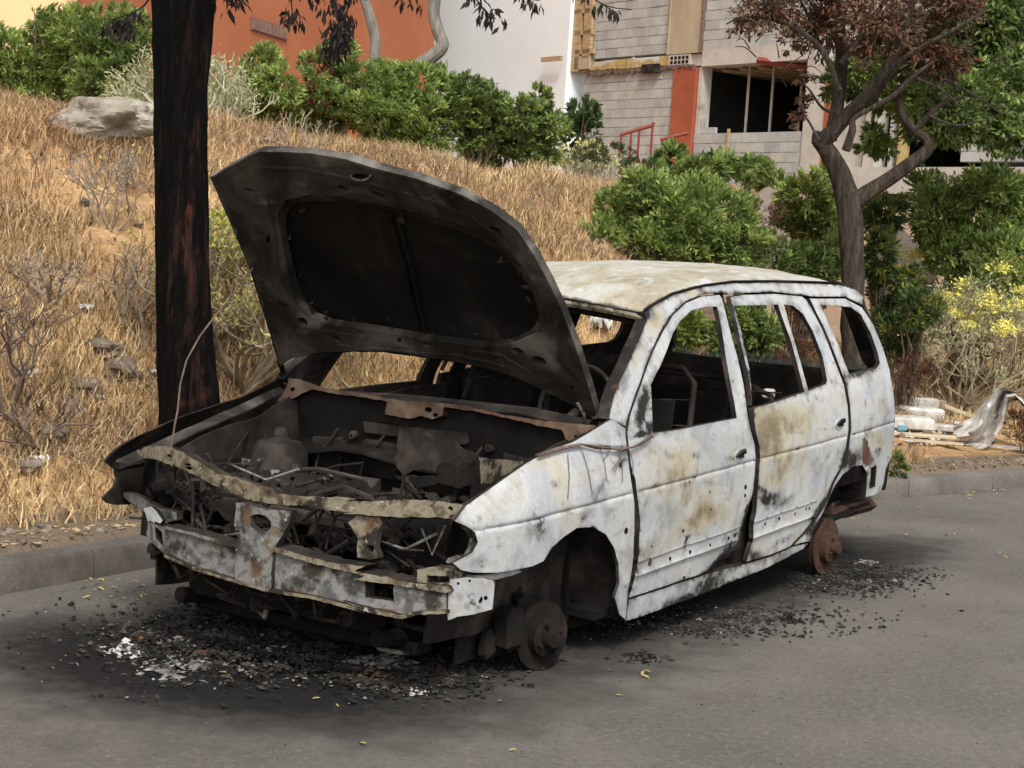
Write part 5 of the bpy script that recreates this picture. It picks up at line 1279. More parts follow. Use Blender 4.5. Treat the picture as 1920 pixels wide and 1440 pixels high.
# ---- front end
def XF(Y): return -.79 + .24 * (abs(Y) / .80) ** 2.2
def front(px, py, off=0.0):
    v = ray(px, py); P = onX(px, py, -.7)
    for _ in range(12):
        P = onX(px, py, XF(max(-.85, min(.85, P[1]))) + off)
    return P
def fr(off): return lambda x, y: front(x, y, off)
latch = z3([(165, 400), (215, 385), (300, 385), (390, 430), (500, 498), (560, 510), (650, 540), (750, 580), (850, 590), (1000, 595), (1100, 600)]) + z4([(0, 478), (150, 478), (300, 472), (450, 480), (560, 498), (575, 512), (560, 530), (515, 560), (430, 552), (350, 552), (200, 550), (100, 541), (0, 532)]) + z3([(1060, 655), (950, 650), (860, 630), (750, 625), (640, 610), (560, 580), (480, 545), (400, 500), (320, 465), (250, 440), (190, 432)])
lh = [oval(*z3([(378, 458)])[0], 5, 3), oval(*z3([(378, 475)])[0], 6, 3), oval(*z4([(492, 512)])[0], 5, 3), oval(*z3([(300, 425)])[0], 4, 3)]
panel('latch_panel', latch, fr(0), lh, st=7, thick=(.07, 0, -.012), m=ASHY, back=CHAR, edge_soot=0, rag=2.5)
bt = [(205, 745), (215, 690), (240, 705), (285, 718), (400, 745), (480, 770), (570, 800), (720, 812), (850, 852), (1000, 890), (1100, 912)]
bl_ = [(1100, 1055), (900, 1000), (700, 970), (570, 930), (400, 880), (280, 828), (225, 775)]
beamp = z3(bt) + z4([(60, 828), (300, 862), (470, 890), (475, 960), (470, 975), (340, 978), (270, 995), (130, 965), (0, 930)]) + z3(bl_)
panel('bumper_beam', beamp, fr(-.03), [z4([(107, 836), (235, 853), (235, 930), (107, 912)]), z3([(240, 712), (268, 735), (278, 800), (245, 762)])], st=8, thick=(.05, 0, 0), m=BEAM, back=CHAR,
      spots=[('r', *z3([(400, 880)])[0], 60, 6, .9, 15), ('r', *z3([(900, 1000)])[0], 90, 8, .9, 12), ('r', *z4([(200, 975)])[0], 90, 7, .9, 5), ('s', *z3([(460, 830)])[0], 30, 10, .3), ('s', *z3([(350, 800)])[0], 10, 20, .3), ('s', *z4([(380, 930)])[0], 20, 10, .5)], edge_soot=.2, rag=1.5)
lipu = z3([(280, 712), (400, 738), (480, 762), (575, 792), (580, 803), (480, 778), (400, 752), (285, 725)]); panel('beam_upper_flange', lipu, fr(-.045), st=7, thick=(.07, 0, 0), m=BEAM, edge_soot=0, rag=1.5)
lipr = z3([(720, 795), (860, 835), (960, 862), (1100, 875)]) + z4([(60, 795), (230, 825), (300, 845), (480, 862), (500, 880), (470, 892), (300, 866), (60, 832)]) + z3([(1100, 915), (1000, 893), (850, 855), (720, 815)])
panel('beam_upper_flange', lipr, fr(-.045), st=7, thick=(.09, 0, 0), m=ASHY, edge_soot=0, rag=2.5)
lipb = z3([(280, 828), (400, 880), (570, 930), (700, 968), (900, 1000), (1100, 1053)]) + z4([(0, 928), (130, 962), (270, 992), (340, 975), (470, 970), (472, 985), (340, 992), (270, 1010), (130, 982), (0, 945)]) + z3([(1100, 1068), (900, 1014), (700, 982), (570, 944), (400, 893), (280, 840)])
panel('beam_lower_flange', lipb, fr(-.05), st=7, thick=(.08, 0, 0), m=ASHY, edge_soot=0, rag=1.5)
# centre latch support and plate
cen = z3([(575, 615), (640, 625), (700, 640), (800, 652), (790, 700), (765, 745), (735, 790), (722, 815), (715, 968), (640, 960), (565, 945), (572, 800), (578, 760), (565, 690)])
panel('centre_bracket', cen, fr(-.048), [oval(*z3([(672, 700)])[0], 22, 16, 30), oval(*z3([(580, 738)])[0], 3, 4)], st=7, thick=(.03, 0, 0), m=BEAM, spots=[('r', *z3([(650, 900)])[0], 25, 40, .8), ('s', *z3([(680, 720)])[0], 40, 40, .75), ('r', *z3([(620, 680)])[0], 20, 30, .8), ('s', *z3([(600, 940)])[0], 30, 14, .4)], edge_soot=.4, rag=3)
rb_ = z4([(30, 575), (70, 545), (175, 553), (182, 580), (158, 625), (150, 680), (165, 735), (120, 742), (72, 732), (70, 690), (75, 650), (55, 610)])
panel('headlight_bracket', rb_, fr(.02), [oval(*z4([(130, 692)])[0], 8, 7)], st=6, thick=(.03, 0, 0), m=ASHY, edge_soot=.3, rag=1.5)
panel('headlight_shelf', z4([(342, 790), (400, 775), (470, 778), (545, 800), (535, 850), (480, 882), (400, 872), (338, 850)]), fr(-.02), [z4([(388, 812), (490, 818), (482, 850), (385, 846)])], st=6, thick=(.06, 0, 0), m=ASHY, edge_soot=.1, rag=1.5)
panel('headlight_shelf', z4([(480, 735), (520, 722), (560, 738), (570, 755), (520, 765), (470, 755)]), fr(.03), st=6, thick=(.06, 0, 0), m=BEAM, edge_soot=.2)
ep = lambda x, y: onX(x, y, -.60)
panel('bumper_end_plate', z4([(492, 832), (560, 822), (640, 826), (682, 835), (690, 850), (686, 900), (680, 965), (600, 988), (520, 1000), (480, 1016), (474, 975), (480, 900)]), ep, [oval(*z4([(525, 850)])[0], 3, 3), oval(*z4([(577, 838)])[0], 3, 3), oval(*z4([(627, 925)])[0], 3, 7), oval(*z4([(650, 915)])[0], 4, 4)], st=6, thick=(.01, 0, 0), m=WHITE,
      spots=[('s', *z4([(560, 900)])[0], 25, 12, .5), ('s', *z4([(600, 940)])[0], 18, 10, .5), ('c', *z4([(520, 960)])[0], 30, 12, .4)], edge_soot=.3, rag=1)
panel('fender_lower_tab', z4([(540, 806), (600, 812), (680, 806), (800, 785), (810, 800), (775, 812), (700, 832), (640, 838), (560, 822)]), lambda x, y: side(x, y, .02), st=6, thick=(0, .01, 0), m=WHITE, spots=[('s', 900, 1075, 40, 5, .5)], edge_soot=.5)
panel('fender_edge_return', z4([(560, 590), (600, 620), (615, 665), (590, 710), (540, 745), (520, 748), (548, 725), (568, 690), (575, 650), (560, 615), (530, 590)]), fr(.06), st=5, thick=(.02, 0, 0), m=BEAM, edge_soot=.2)
# far corner: white torn metal
panel('corner_bracket', z3([(195, 640), (225, 632), (250, 655), (275, 690), (262, 702), (240, 690), (243, 740), (222, 735), (212, 690)]), fr(-.02), st=5, thick=(.02, 0, 0), m=WHITE, spots=[('s', *z3([(230, 690)])[0], 12, 20, .3)], edge_soot=.2, rag=2)
panel('far_headlight_shell', z3([(105, 575), (150, 580), (195, 600), (260, 640), (330, 655), (330, 690), (280, 700), (210, 660), (160, 635), (125, 605)]), fr(.05), st=7, thick=(.03, 0, 0), m=BEAM, spots=[('s', 250, 950, 40, 20, .5)], edge_soot=.3, rag=2)
# dark bulkheads behind the openings: far and near headlight buckets, radiator support
def quadbox(name, pts, th, m, parent=car, wob=.01):
    V = [np.array(p, float) for p in pts]; th = np.array(th, float); n = len(V); mb = MB()
    # subdivide a quad
    k = 10; G = []
    for i in range(k + 1):
        for j in range(k + 1):
            a = i / k; b = j / k; P = (V[0] * (1 - a) + V[1] * a) * (1 - b) + (V[3] * (1 - a) + V[2] * a) * b
            G.append(P + wob * np.array(noise.noise_vector(Vector(tuple(P * 6)))))
    N_ = len(G); G2 = G + [P + th for P in G]; F = []
    q = k + 1
    for i in range(k):
        for j in range(k):
            f = (i * q + j, (i + 1) * q + j, (i + 1) * q + j + 1, i * q + j + 1); F.append(f); F.append(tuple(x + N_ for x in reversed(f)))
    for i in range(k):
        F.append((i * q, (i + 1) * q, (i + 1) * q + N_, i * q + N_)); F.append((i * q + k, (i + 1) * q + k, (i + 1) * q + k + N_, i * q + k + N_))
        F.append((i, i + 1, i + 1 + N_, i + N_)); F.append((k * q + i, k * q + i + 1, k * q + i + 1 + N_, k * q + i + N_))
    mb.add(G2, F); return mb.build(name, m, parent, True, 50)
for s_ in (-1, 1):
    quadbox('headlight_bucket', [(-.50, s_ * .42, .30), (-.40, s_ * .80, .30), (-.40, s_ * .80, .62), (-.48, s_ * .42, .60)], (.02, 0, 0), CHARD)
    quadbox('inner_fender', [(-.50, s_ * .60, .16), (.34, s_ * .62, .10), (.34, s_ * .66, .84), (-.48, s_ * .66, .60)], (0, s_ * .01, 0), CHAR, wob=.02)
    quadbox('fender_flange', [(-.60, s_ * .745, .615), (.30, s_ * .755, .855), (.30, s_ * .715, .84), (-.58, s_ * .69, .605)], (0, 0, -.006), HOODM if s_ > 0 else CHAR, wob=.006)
    mb = MB(); mb.lathe((.05, s_ * .52, .64), [(.001, .05), (.03, .05), (.05, .035), (.085, .03), (.11, 0), (.12, -.12), (.13, -.3)], 'Z', 20); mb.build('strut_tower', CHAR, car)
    mb = MB(); mb.lathe((.05, s_ * .52, .705), [(.001, .02), (.018, .02), (.03, 0), (.03, -.03)], 'Z', 12); mb.build('strut_mount', CHAR, car)
    quadbox('wheel_liner', [(-.30, s_ * .60, .05), (.42, s_ * .60, .05), (.42, s_ * .60, .62), (-.30, s_ * .60, .60)], (0, -s_ * .01, 0), CHARD, wob=.015)
    quadbox('wheel_liner', [(.44, s_ * .60, .06), (.46, s_ * .82, .14), (.44, s_ * .82, .5), (.40, s_ * .60, .62)], (.01, 0, 0), CHAR, wob=.012)
    quadbox('rear_wheel_liner', [(2.2, s_ * .60, .20), (3.2, s_ * .60, .22), (3.2, s_ * .60, .75), (2.2, s_ * .60, .75)], (0, -s_ * .01, 0), CHARD)
    quadbox('rear_wheel_liner', [(2.35, s_ * .60, .70), (3.1, s_ * .60, .72), (3.1, s_ * .80, .68), (2.35, s_ * .80, .66)], (0, 0, .01), CHARD)
    quadbox('inner_pillar', [(1.50, s_ * .77, .20), (1.68, s_ * .77, .20), (1.62, s_ * .745, .88), (1.54, s_ * .745, .88)], (0, s_ * .02, 0), CHARD, wob=.0)
    quadbox('inner_pillar', [(1.53, s_ * .735, .88), (1.63, s_ * .735, .88), (1.66, s_ * .56, 1.36), (1.60, s_ * .56, 1.36)], (0, s_ * .015, 0), CHARD, wob=.0)
    quadbox('inner_door_trim', [(.60, s_ * .775, .22), (1.52, s_ * .775, .24), (1.52, s_ * .75, .84), (.66, s_ * .75, .78)], (0, s_ * .01, 0), CHAR, wob=.006)
    quadbox('inner_door_trim', [(1.66, s_ * .775, .24), (2.35, s_ * .775, .28), (2.55, s_ * .74, .88), (1.66, s_ * .75, .85)], (0, s_ * .01, 0), CHAR, wob=.006)
    quadbox('inner_quarter_trim', [(2.5, s_ * .70, .40), (3.5, s_ * .64, .40), (3.5, s_ * .62, .97), (2.5, s_ * .70, .93)], (0, s_ * .01, 0), CHAR, wob=.006)
quadbox('firewall', [(.34, -.66, .12), (.34, .66, .12), (.30, .66, .86), (.30, -.66, .86)], (.02, 0, 0), CHARD, wob=.022)
quadbox('firewall_shelf', [(.20, -.60, .63), (.20, .60, .63), (.34, .66, .68), (.34, -.66, .68)], (0, 0, -.01), CHARD, wob=.035)
quadbox('floor_pan', [(.34, -.78, .17), (3.3, -.74, .30), (3.3, .74, .30), (.34, .78, .17)], (0, 0, -.03), CHARD, wob=.01)
quadbox('load_floor', [(2.3, -.66, .52), (3.5, -.62, .56), (3.5, .62, .56), (2.3, .66, .52)], (0, 0, -.02), CHAR, wob=.02)
quadbox('engine_bay_floor', [(-.42, -.55, .19), (.34, -.6, .16), (.34, .6, .16), (-.42, .55, .19)], (0, 0, -.01), CHARD, wob=.02)
# cowl: rusty strip
ct = z8([(130, 150), (200, 160), (300, 200), (500, 230), (700, 268), (850, 285), (950, 290), (1150, 312), (1400, 368), (1600, 398), (1780, 415), (1910, 425), (1905, 445), (1860, 470), (1800, 510), (1750, 525), (1715, 450), (1640, 440), (1500, 408), (1200, 342), (1030, 320), (1020, 370), (960, 390), (900, 372), (820, 388), (690, 360), (700, 290), (600, 268), (400, 243), (260, 215), (200, 245), (110, 290), (60, 285), (100, 230), (120, 190)])
panel('cowl_panel', ct, lambda x, y: onX(x, y, .262 + .006 * noise.noise(Vector((x * .02, y * .05, 0)))), [oval(*z8([(150, 218)])[0], 5, 4, -30), oval(*z8([(940, 335)])[0], 7, 5), oval(*z8([(980, 365)])[0], 6, 4), oval(*z8([(1795, 492)])[0], 3, 3)], st=6, thick=(.05, 0, -.01), m=RUSTB, back=CHAR, edge_soot=0, rag=2)
panel('torn_heat_shield', z8([(770, 440), (950, 500), (1090, 525), (1150, 570), (1240, 610), (1230, 635), (1140, 640), (1110, 670), (1060, 640), (1010, 640), (980, 690), (860, 680), (790, 720), (740, 640)]), lambda x, y: onX(x, y, -.02), st=8, thick=(.006, 0, 0), m=CHAR, edge_soot=0, rag=5)
panel('battery_tray', z8([(740, 720), (980, 720), (1240, 650), (1250, 760), (1130, 790), (1000, 760), (900, 790), (800, 760)]), lambda x, y: onX(x, y, -.15), st=8, thick=(.006, 0, 0), m=CHARD, edge_soot=0, rag=4)
panel('inner_wing_plate', z8([(1235, 615), (1350, 625), (1500, 635), (1420, 690), (1300, 760), (1245, 765)]), lambda x, y: onY(x, y, -.60), st=7, thick=(0, .006, 0), m=ASHY, edge_soot=0, rag=3)

mb = MB()
for (y_, z_, w_, h_) in [(-.45, .66, .20, .10), (-.15, .60, .24, .16), (.20, .62, .20, .14), (.48, .60, .16, .16), (.05, .74, .5, .05), (-.42, .50, .16, .12)]: mb.box((.30, y_, z_), (.03, w_, h_), bev=.012, jit=.008)
for (y_, z_) in [(-.3, .72), (-.02, .70), (.35, .70), (-.52, .56)]: mb.lathe((.285, y_, z_), [(.006, -.006), (.014, -.006), (.017, 0), (.017, .02)], 'X', 12)
for k in range(5): y_ = -.5 + k * .23; mb.tube([(.28, y_, .72), (.24, y_ + .05, .62), (.26, y_ + .1, .5), (.15, y_ + .12, .42)], .006, 5)
tag(mb.build('firewall_fittings', CHAR, car, True, 35, .01, 12), kind=None)
# engine: block, head, pulleys, pipes and loose parts
eng = MB(); rs = random.Random(12)
V = []; F = []; n1_, n2_ = 70, 90
for i in range(n1_ + 1):
    for j in range(n2_ + 1):
        x_ = -.62 + .74 * i / n1_; y_ = -.56 + 1.14 * j / n2_; q = Vector((x_ * 7, y_ * 7, 2)); 
        h = .43 + .06 * math.exp(-(((x_ + .2) / .16) ** 2 + ((y_ - .15) / .36) ** 2)) * 1.6 - .10 * sm((-.05 - y_) / .4)
        r1 = abs(noise.noise(q)); r2 = abs(noise.noise(q * 2.3 + Vector((3, 1, 0)))); r3 = noise.noise(q * 6)
        bumpz = .10 * (1 - 2.2 * r1) + .05 * (1 - 2 * r2) + .014 * r3
        V.append((x_ + .02 * noise.noise(q * 1.7), y_ + .02 * noise.noise(q * 1.9 + Vector((9, 0, 0))), min(.60, h + bumpz * .8)))
for i in range(n1_):
    for j in range(n2_): F.append((i * (n2_ + 1) + j, (i + 1) * (n2_ + 1) + j, (i + 1) * (n2_ + 1) + j + 1, i * (n2_ + 1) + j + 1))
mesh('melted_engine_mass', V, F, CHARD, car, True, 50)
eng.box((-.20, .14, .37), (.42, .74, .36), jit=.01, bev=.02); eng.box((-.20, .20, .545), (.17, .58, .06), jit=.006, bev=.012, ry=.08); eng.box((-.36, .15, .46), (.08, .5, .08), jit=.01, bev=.01)
eng_o = eng.build('engine', CHAR, car, wob=.012, wsc=9)
for k in range(5): mb = MB(); mb.lathe((-.20, .0 + k * .11, .58), [(.001, .02), (.02, .018), (.026, .0), (.026, -.03)], 'Z', 12); mb.build('spark_plug_cap', BEAM if k % 2 else CHAR, eng_o)
for k in range(4):
    y_ = .0 + k * .13; mb = MB(); mb.tube([(-.22, y_, .52), (-.36, y_ + .01, .55), (-.45, y_ + .02, .47), (-.46, y_ + .02, .36)], .024, 8); mb.build('intake_pipe', CHAR, eng_o)
mb = MB(); mb.tube([(-.50, -.30, .50), (-.52, .0, .505), (-.50, .30, .50), (-.42, .48, .52)], .032, 8); mb.build('intake_manifold', CHAR, eng_o)
mb = MB(); mb.lathe((-.15, -.17, .40), [(.001, -.03), (.07, -.03), (.07, 0), (.03, .01)], 'Y', 18); mb.lathe((-.28, -.17, .50), [(.001, -.03), (.04, -.03), (.04, 0), (.03, .01)], 'Y', 16); mb.build('pulley', RUST, eng_o)
mb = MB()
for k in range(42):
    P = Vector((rs.uniform(-.58, .1), rs.uniform(-.5, .55), rs.uniform(.48, .60))); pts = [P]
    for j in range(4): P = P + Vector((rs.gauss(0, .06), rs.gauss(0, .07), rs.gauss(0, .025))); pts.append(P)
    mb.tube(pts, rs.uniform(.002, .010), 6)
tag(mb.build('burnt_hoses', CHAR, eng_o), kind='stuff')
mb = MB()
for k in range(190):
    P = (rs.uniform(-.60, .12), rs.uniform(-.50, .58), rs.uniform(.42, .58)); s_ = rs.uniform(.010, .042)
    if k % 3: mb.lathe(P, [(.001, s_ * .6), (s_ * .5, s_ * .6), (s_ * .62, s_ * .35), (s_ * .62, -s_ * .2), (s_ * .4, -s_ * .3), (s_ * .4, -s_)], rs.choice('XYZ'), 10); continue
    mb.box(P, (s_, s_ * rs.uniform(.4, 1.6), s_ * rs.uniform(.3, 1)), rz=rs.uniform(0, 3), rx=rs.uniform(-1, 1), jit=s_ * .28)
o = mb.build('charred_parts', CHAR, eng_o, True, 30); o['kind'] = 'stuff'
mb = MB()
for k in range(9):
    P = (rs.uniform(-.50, .1), rs.uniform(-.4, .58), rs.uniform(.56, .62)); s_ = rs.uniform(.01, .028); mb.box(P, (s_, s_ * rs.uniform(.4, 1.6), s_ * .4), rz=rs.uniform(0, 3), rx=rs.uniform(-1, 1), jit=s_ * .28)
tag(mb.build('ashy_parts', BEAM, eng_o, True, 30), kind='stuff')
# radiator opening clutter behind the beam
mb = MB()
for k in range(70):
    y_ = rs.uniform(-.60, .60); P = (XF(y_) + rs.uniform(.10, .22), y_, rs.uniform(.22, .55)); s_ = rs.uniform(.015, .045)
    if k % 2: mb.lathe(P, [(.001, s_ * .6), (s_ * .6, s_ * .6), (s_ * .75, s_ * .3), (s_ * .75, -s_ * .3), (s_ * .4, -s_ * .4), (s_ * .4, -s_)], rs.choice('XYZ'), 10); continue
    mb.box(P, (s_, s_ * rs.uniform(.5, 2), s_ * rs.uniform(.3, 1.2)), rz=rs.uniform(0, 3), rx=rs.uniform(-1, 1), jit=s_ * .28)
for k in range(85):
    y_ = rs.uniform(-.6, .6); P = Vector((XF(y_) + rs.uniform(.08, .18), y_, rs.uniform(.25, .55))); pts = [P]
    for j in range(4): P = P + Vector((rs.gauss(0, .02), rs.gauss(0, .06), rs.gauss(0, .05))); P.z = max(P.z, .21); pts.append(P.copy())
    mb.tube(pts, rs.uniform(.003, .009), 5)
tag(mb.build('radiator_remains', CHAR, car, True, 30), kind='stuff')
quadbox('radiator_core', [(-.50, -.42, .16), (-.50, .45, .16), (-.50, .45, .54), (-.50, -.42, .54)], (.03, 0, 0), CHARD, wob=.015)
mb = MB(); mb.lathe((-.58, -.12, .36), [(.12, -.01), (.13, -.01), (.13, .03), (.12, .03)], 'X', 26)
for k in range(5): a = k * 1.2566; mb.box((-.57, -.12 + .06 * math.cos(a), .36 + .06 * math.sin(a)), (.012, .12, .03), rx=a)
mb.build('cooling_fan', CHARD, car)
mb = MB(); mb.tube([front(361, 905, .02), front(362, 950, .02), front(360, 992, .02)], .006, 5); mb.tube([front(330, 860, .03), front(328, 900, .05)], .005, 5); mb.build('front_rod', CHAR, car)
for (pp) in [[(430, 870), (500, 900), (560, 880)], [(390, 1010), (450, 1000), (520, 990)], [(700, 1010), (760, 1030), (820, 1000)], [(790, 990), (810, 1040), (835, 985)]]:
    mb = MB(); mb.tube([front(a, b, .09) for a, b in pp], .005, 5); mb.build('loose_wire', BEAM, car)

# under the front: subframe, arms, exhaust
mb = MB(); mb.box((-.35, 0, .10), (.10, 1.0, .05), bev=.01); mb.box((.25, 0, .10), (.10, .9, .05), bev=.01)
mb.tube([(-.55, -.45, .16), (-.1, -.42, .09), (.5, -.42, .12)], .03, 8); mb.tube([(-.55, .45, .16), (-.1, .42, .09), (.5, .42, .12)], .03, 8); mb.build('subframe', CHARD, car, wob=.01)
mb = MB(); mb.tube([(.1, .05, .11), (1.0, .05, .12), (2.0, .1, .15), (2.9, .3, .2)], .025, 8); mb.build('exhaust_pipe', RUST, car)
0 and quadbox('undershield', [(-.72, -.55, .12), (-.72, .55, .12), (-.40, .55, .09), (-.40, -.55, .09)], (0, 0, -.005), CHARD, wob=.03)
# brake discs
def disc(c, r_, toe, name_label, m, hubx=1):
    mb = MB(); y0 = 0
    mb.lathe((0, 0, 0), [(.03, .012), (r_ * .55, .012), (r_, .012), (r_, .002), (r_ * .62, .002), (r_ * .62, -.004), (r_, -.004), (r_, -.014), (r_ * .58, -.014), (r_ * .56, -.045), (r_ * .50, -.05), (.03, -.05)], 'Y', 40)
    o = mb.build('brake_disc', m, None); o.parent = car; o.location = Vector((c[0] - 1.3, c[1], c[2])); o.rotation_euler = (0, 0, toe)
    mb = MB(); mb.lathe((0, 0, 0), [(.034, -.05), (.034, -.075), (.028, -.085), (.001, -.085)], 'Y', 18)
    h = mb.build('hub', m, None); h.parent = o
    for k in range(4):
        a = k * math.pi / 2 + .4; mb = MB(); mb.lathe((.052 * math.cos(a), -.05, .052 * math.sin(a)), [(.007, 0), (.007, -.018), (.001, -.018)], 'Y', 8); b = mb.build('wheel_stud', m, None); b.parent = o
    return o
DF = mat('dark_burnt_disc', [(.3, (.006, .005, .0045)), (.5, (.013, .010, .009)), (.7, (.032, .021, .018))], scale=14, detail=8, rough=.85, bump=.4, bscale=60, bdist=.002, layers=[(None, 0, (.06, .022, .016), 6, 0, .62, .76)])
disc((.04, -.725, .122), .122, R(-16), '', DF)
disc((.03, .74, .135), .14, R(-14), '', DF)
RD = onY(1543, 1042, -.74)
disc((RD[0], -.74, .14), .138, R(-4), '', RUST)
disc((RD[0], .74, .14), .138, R(-4), '', RUST)
for s_ in (-1, 1):
    mb = MB(); mb.box((-.13, s_ * .70, .17), (.09, .10, .15), bev=.02, rz=-.2, jit=.006); mb.box((-.12, s_ * .64, .11), (.15, .06, .10), bev=.02, jit=.01); mb.build('brake_caliper', CHARD, car, wob=.01, wsc=14)
    mb = MB(); mb.tube([(.03, s_ * .64, .12), (.04, s_ * .60, .30), (.05, s_ * .54, .62)], [.04, .03, .028], 10); mb.tube([(.03, s_ * .66, .07), (.0, s_ * .40, .08)], .025, 8); mb.box((.02, s_ * .66, .16), (.09, .06, .2), bev=.015, jit=.01); mb.build('suspension_strut', CHARD, car)
    mb = MB()
    pts = [(.05 + .055 * math.cos(t), s_ * .56 + .055 * math.sin(t), .32 + .018 * t) for t in np.linspace(0, 6 * math.pi, 70)]; mb.tube(pts, .007, 5); mb.build('coil_spring', RUST, car)
    mb = MB(); mb.tube([(1.95, s_ * .52, .20), (2.4, s_ * .60, .16), (RD[0], s_ * .66, .15)], .03, 8); mb.box((RD[0] + .09, s_ * .70, .17), (.07, .08, .09), bev=.012); mb.build('trailing_arm', CHAR, car)
mb = MB(); mb.tube([(2.2, -.6, .17), (2.2, .6, .17)], .035, 8); mb.build('rear_axle_beam', CHARD, car)
# rusty rear chassis leg sticking out under the bumper
a_, b_ = onY(1552, 962, -.70), onY(1634, 946, -.72)
mb = MB(); mb.tube([a_, (a_ * .6 + b_ * .4) + np.array([0, 0, -.01]), b_], .034, 4); mb.build('rear_chassis_leg', RUST, car, False)
mb = MB(); mb.tube([onY(1553, 958, -.66), onY(1562, 945, -.66), onY(1572, 942, -.66)], .012, 5); mb.build('tow_loop', ASHY, car)
quadbox('rear_lower_valance', [(2.95, -.70, .30), (3.55, -.66, .34), (3.55, .66, .34), (2.95, .70, .30)], (0, 0, -.04), CHAR, wob=.01)

# interior: dash bar, column, seats
mb = MB(); mb.tube([(.62, -.70, .80), (.60, -.3, .83), (.60, .3, .83), (.62, .70, .80)], .03, 8); mb.box((.60, .0, .62), (.16, .22, .34), jit=.02, bev=.02); mb.box((.52, .35, .70), (.14, .5, .18), jit=.02, bev=.03); mb.box((.54, -.35, .70), (.12, .45, .16), jit=.02, bev=.03); mb.build('dashboard_frame', CHAR, car, wob=.015, wsc=7)
mb = MB(); mb.tube([(.62, -.34, .72), (.86, -.34, .84)], .02, 8); mb.tube([(.86 + .16 * math.cos(t) * .3, -.34 + .17 * math.sin(t), .86 + .17 * math.cos(t)) for t in np.linspace(0, 2 * math.pi, 25)], .010, 6); mb.build('steering_wheel', CHAR, car)
def seat(x, y, w, m, hh=1.02):
    mb = MB(); hw = w / 2
    mb.tube([(x, y - hw, .38), (x + .05, y - hw, .7), (x + .12, y - hw * .9, hh - .06), (x + .14, y - hw * .6, hh), (x + .14, y + hw * .6, hh), (x + .12, y + hw * .9, hh - .06), (x + .05, y + hw, .7), (x, y + hw, .38)], .013, 7)
    mb.tube([(x - .45, y - hw, .36), (x, y - hw, .36), (x, y + hw, .36), (x - .45, y + hw, .36), (x - .45, y - hw, .36)], .014, 7)
    for k in range(5): z_ = .45 + k * .11; mb.tube([(x + .02 + .02 * k, y - hw, z_), (x + .05 + .02 * k, y, z_ - .02), (x + .02 + .02 * k, y + hw, z_)], .004, 4)
    for k in range(4): yy = y - hw + w * (k + .5) / 4; mb.tube([(x - .45, yy, .36), (x - .2, yy, .34), (x, yy, .36)], .004, 4)
    mb.box((x - .22, y, .28), (.40, w * .8, .12), jit=.02, bev=.02)
    s_ = mb.build('seat_frame', m, car)
    mb = MB(); mb.box((x + .075, y, .66), (.02, w * .55, .42), ry=.14, jit=.01); mb.build('seat_back_panel', CHARD, s_, wob=.01)
seat(1.35, -.36, .46, CHAR); seat(1.35, .36, .46, CHAR, 1.0); seat(2.25, 0, 1.2, CHAR, .93)
mb = MB(); P = onY(1441, 738, -.45); mb.box(P, (.09, .05, .045), bev=.008, rz=.2); mb.build('pale_melted_lump', WCER, car)

# ------------------------------------------------------------------ debris on the road
def onroad(px, py): return onZ(px, py, .006)
G4 = 'fallen yellow leaves on the road'
def leafmesh():
    V = [(0, -.03, 0), (.008, -.01, .003), (.009, .012, .004), (0, .032, 0), (-.009, .012, .004), (-.008, -.01, .003), (0, 0, .0)]
    me = bpy.data.meshes.new('fallen_leaf'); me.from_pydata(V, [], [(0, 1, 6), (1, 2, 6), (2, 3, 6), (3, 4, 6), (4, 5, 6), (5, 0, 6)]); return me
lm = leafmesh(); lm.materials.append(mat('yellow_fallen_leaf', [(.3, (.34, .25, .09)), (.7, (.46, .36, .15))], scale=30, rough=.8, bump=0)); lm2 = leafmesh(); lm2.materials.append(mat('brown_fallen_leaf', [(.3, (.20, .10, .04)), (.7, (.33, .18, .08))], scale=30, rough=.8, bump=0))
rs = random.Random(44)
spots_ = [(680, 1393), (962, 1405), (1145, 1256), (1205, 1262), (1212, 1258), (1210, 1268), (632, 1322), (470, 1268), (1161, 1303), (1508, 1135), (1520, 1133), (1790, 1000), (1700, 1002), (1880, 912), (1862, 915)]
for k in range(26): spots_.append((rs.uniform(150, 320), rs.uniform(1085, 1125)))
for k in range(26): spots_.append((rs.uniform(1780, 1918), rs.uniform(915, 935)))
for k in range(18): spots_.append((rs.uniform(1500, 1900), rs.uniform(940, 1080)))
for k in range(16): spots_.append((rs.uniform(200, 900), rs.uniform(1180, 1330)))
for k, (a, b) in enumerate(spots_):
    P = onroad(a, b)
    if P[1] > float(K(P[0])) - .02: P[1] = float(K(P[0])) - .03
    o = bpy.data.objects.new('fallen_leaf', lm if rs.random() < .75 or k < 15 else lm2); COL.objects.link(o); o.location = Vector(tuple(P)); o.rotation_euler = (rs.uniform(-.3, .3), rs.uniform(-.3, .3), rs.uniform(0, 6.28)); o.scale = [rs.uniform(.35, .75)] * 3
    reg = 'fallen dry leaf in the gutter by the kerb at the left' if a < 330 and b < 1130 else 'fallen dry leaf in the gutter by the kerb at the far right' if a > 1770 and b < 937 else 'fallen dry leaf on the clear road beyond the rear wheel hub' if a > 1480 else 'fallen yellow leaf near the front wheel hub' if a > 1100 else 'fallen dry leaf among the burnt debris in front of the car'
    tag(o, reg if k > 1 else ('yellow leaf lying alone on the road at the bottom left' if k == 0 else 'curled brown leaf lying alone at the bottom of the road'), 'leaf', G4)
